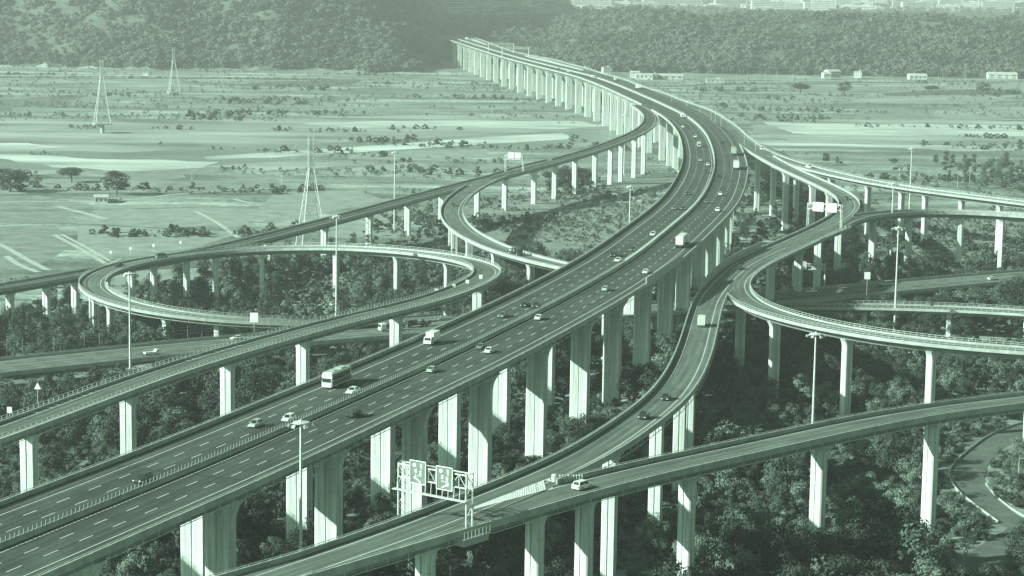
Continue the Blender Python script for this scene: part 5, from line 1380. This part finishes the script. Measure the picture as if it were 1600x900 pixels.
patch('rough_grass', [(1560, 690), (1700, 668), (1700, 815), (1620, 806), (1570, 775), (1552, 745)], .06, 'field_b', 2, 4, 35)
patch('rough_grass', RG_POLY, .09, 'field_b', 3, 6, 31)
rg = [[], [], []]
HP = HOLES[0]
patch('rough_grass', [(1380, 345), (1480, 340), (1700, 345), (1700, 400), (1500, 408), (1420, 395)], .07, 'field_b', 4, 6, 33)
for _ in range(5200):
    if _ % 2: X = r3.uniform(715, 1040); Y = r3.uniform(296, 412)
    else: X = r3.uniform(1345, 1700); Y = r3.uniform(330, 418)
    if not inside(RG_POLY, X, Y) and not inside(HP, X, Y): continue
    p = at(X, Y, 0); v = noise.noise(Vector((p.x * .03, p.y * .03, 40)))
    if v < -.18: continue
    rg[r3.choice([0, 2, 0, 1])].append((p.x, p.y, r3.uniform(.12, .38) * (1.5 if v > .25 else 1), r3.uniform(0, 6)))
for k in range(3): scatter('rough_scrub', 'knee high rough scrub inside the curve of the left ramp', 'bushes', LOW[k], rg[k], 1.0, None)
# scrub on the flood plain, hedges and the wooded slopes
scr = [[], [], []]
for _ in range(30000):
    y = 850 + 2000 * r3.random() ** 1.2; x = r3.uniform(-1, 1) * (y * .26); p = Vector((x, y, 0)); X, Y = proj(p)
    v = noise.noise(Vector((x * .006, y * .014, 4))) + .35 * noise.noise(Vector((x * .03, y * .03, 7)))
    fieldzone = 278 < Y < 440 and X < 620
    river = 188 < Y < 268 and (X < 1010 or X > 1170) and not 268 < Y
    if fieldzone and v < .38: continue
    if river and v < .30: continue
    if v < -.08 or (v < .1 and r3.random() < .5): continue
    if road_near(p, 3) : continue
    scr[2 if v < .36 else 0].append((x, y, r3.choice((.12, .18, .25, .35, .5, .8)) * (1.3 if v > .4 else .8), r3.uniform(0, 6)))
for k in range(3): scatter('scrub', 'patches of bushes and small trees on the flood plain', 'bushes', LOW[k], scr[k], 1.4, None)
mt = [[], [], []]
for _ in range(42000):
    y = 2815 + 2000 * r3.random() ** 1.8; x = r3.uniform(-1, 1) * (y * .25 + 30); z = height(x, y)
    gul = noise.noise(Vector((x * .006, y * .0035, 60)))
    if z < 1.5: continue
    if gul < -.25 and r3.random() < .6: continue
    d, i = MAIN.near_w(Vector((x, y, 0)))
    if d < 60 and z > 8: continue
    v = noise.noise(Vector((x * .01, y * .008, 14)))
    if v < -.6: continue
    mt[2 if v > .05 and r3.random() < .75 else r3.choice([0, 1])].append((x, y, r3.choice((.7, 1.0, 1.3, 1.8, 2.6)), r3.uniform(0, 6), z))
for _ in range(9000):
    y = 4600 + 3600 * r3.random(); x = r3.uniform(-1, 1) * (y * .25 + 30); v = noise.noise(Vector((x * .003, y * .003, 24)))
    if v < .18: continue
    mt[r3.choice([0, 1, 0])].append((x, y, r3.uniform(1.6, 3.2), r3.uniform(0, 6), height(x, y)))
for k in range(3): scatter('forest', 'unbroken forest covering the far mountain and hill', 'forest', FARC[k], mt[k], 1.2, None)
# dark single trees on the far plain
for i, (x, y, s, lab) in enumerate([(1250, 147, 2.6, 'large dark tree on the far plain, leftmost of the lone trees at the right'), (1319, 148, 2.2, 'dark round tree on the far plain below the small white houses'), (1455, 146, 2.0, 'dark tree on the far plain below the white hall'),
                                    (1537, 147, 2.0, 'dark tree on the far plain near the long grey shed'), (112, 285, 1.2, 'dark tree group beyond the fields, left of centre'), (182, 305, 1.3, 'dark tree beside the tunnel greenhouses'), (15, 300, 1.8, 'large dark tree at the left edge among the fields'),
                                    (893, 300, 1.4, 'dark round tree inside the curve of the left ramp'), (870, 302, 1.1, 'smaller dark tree inside the curve of the left ramp')]):
    cm, tm, ch, rx = KINDS[5 if i % 2 else 2]; t = empty('broadleaf_tree', at(x, y, 0), i); f_ = .62 if y < 150 else 1; t.scale = (s * 1.5 * f_, s * 1.5 * f_, s * f_ * .85); tag(t, lab, 'tree')
    obj('trunk', tm, None, t); c = obj('crown', cm, None, t); c.location = (0, 0, ch)

# ------------------------------------------------------------------ haze
hz = MB(); hz.box((0, 6300, 68.5), (7800, 13800, 139)); ho = obj('haze', hz, None); ho['kind'] = 'stuff'
hm = bpy.data.materials.new('haze'); hm.use_nodes = True; n = hm.node_tree.nodes; l = hm.node_tree.links
for q in list(n):
    if q.type != 'OUTPUT_MATERIAL': n.remove(q)
out = [q for q in n if q.type == 'OUTPUT_MATERIAL'][0]
pv = n.new('ShaderNodeVolumePrincipled'); pv.inputs['Color'].default_value = (.90, 1.0, .935, 1); pv.inputs['Density'].default_value = HAZE; pv.inputs['Anisotropy'].default_value = .2
l.new(pv.outputs[0], out.inputs['Volume']); ho.data.materials.append(hm)
S.cycles.volume_bounces = 0
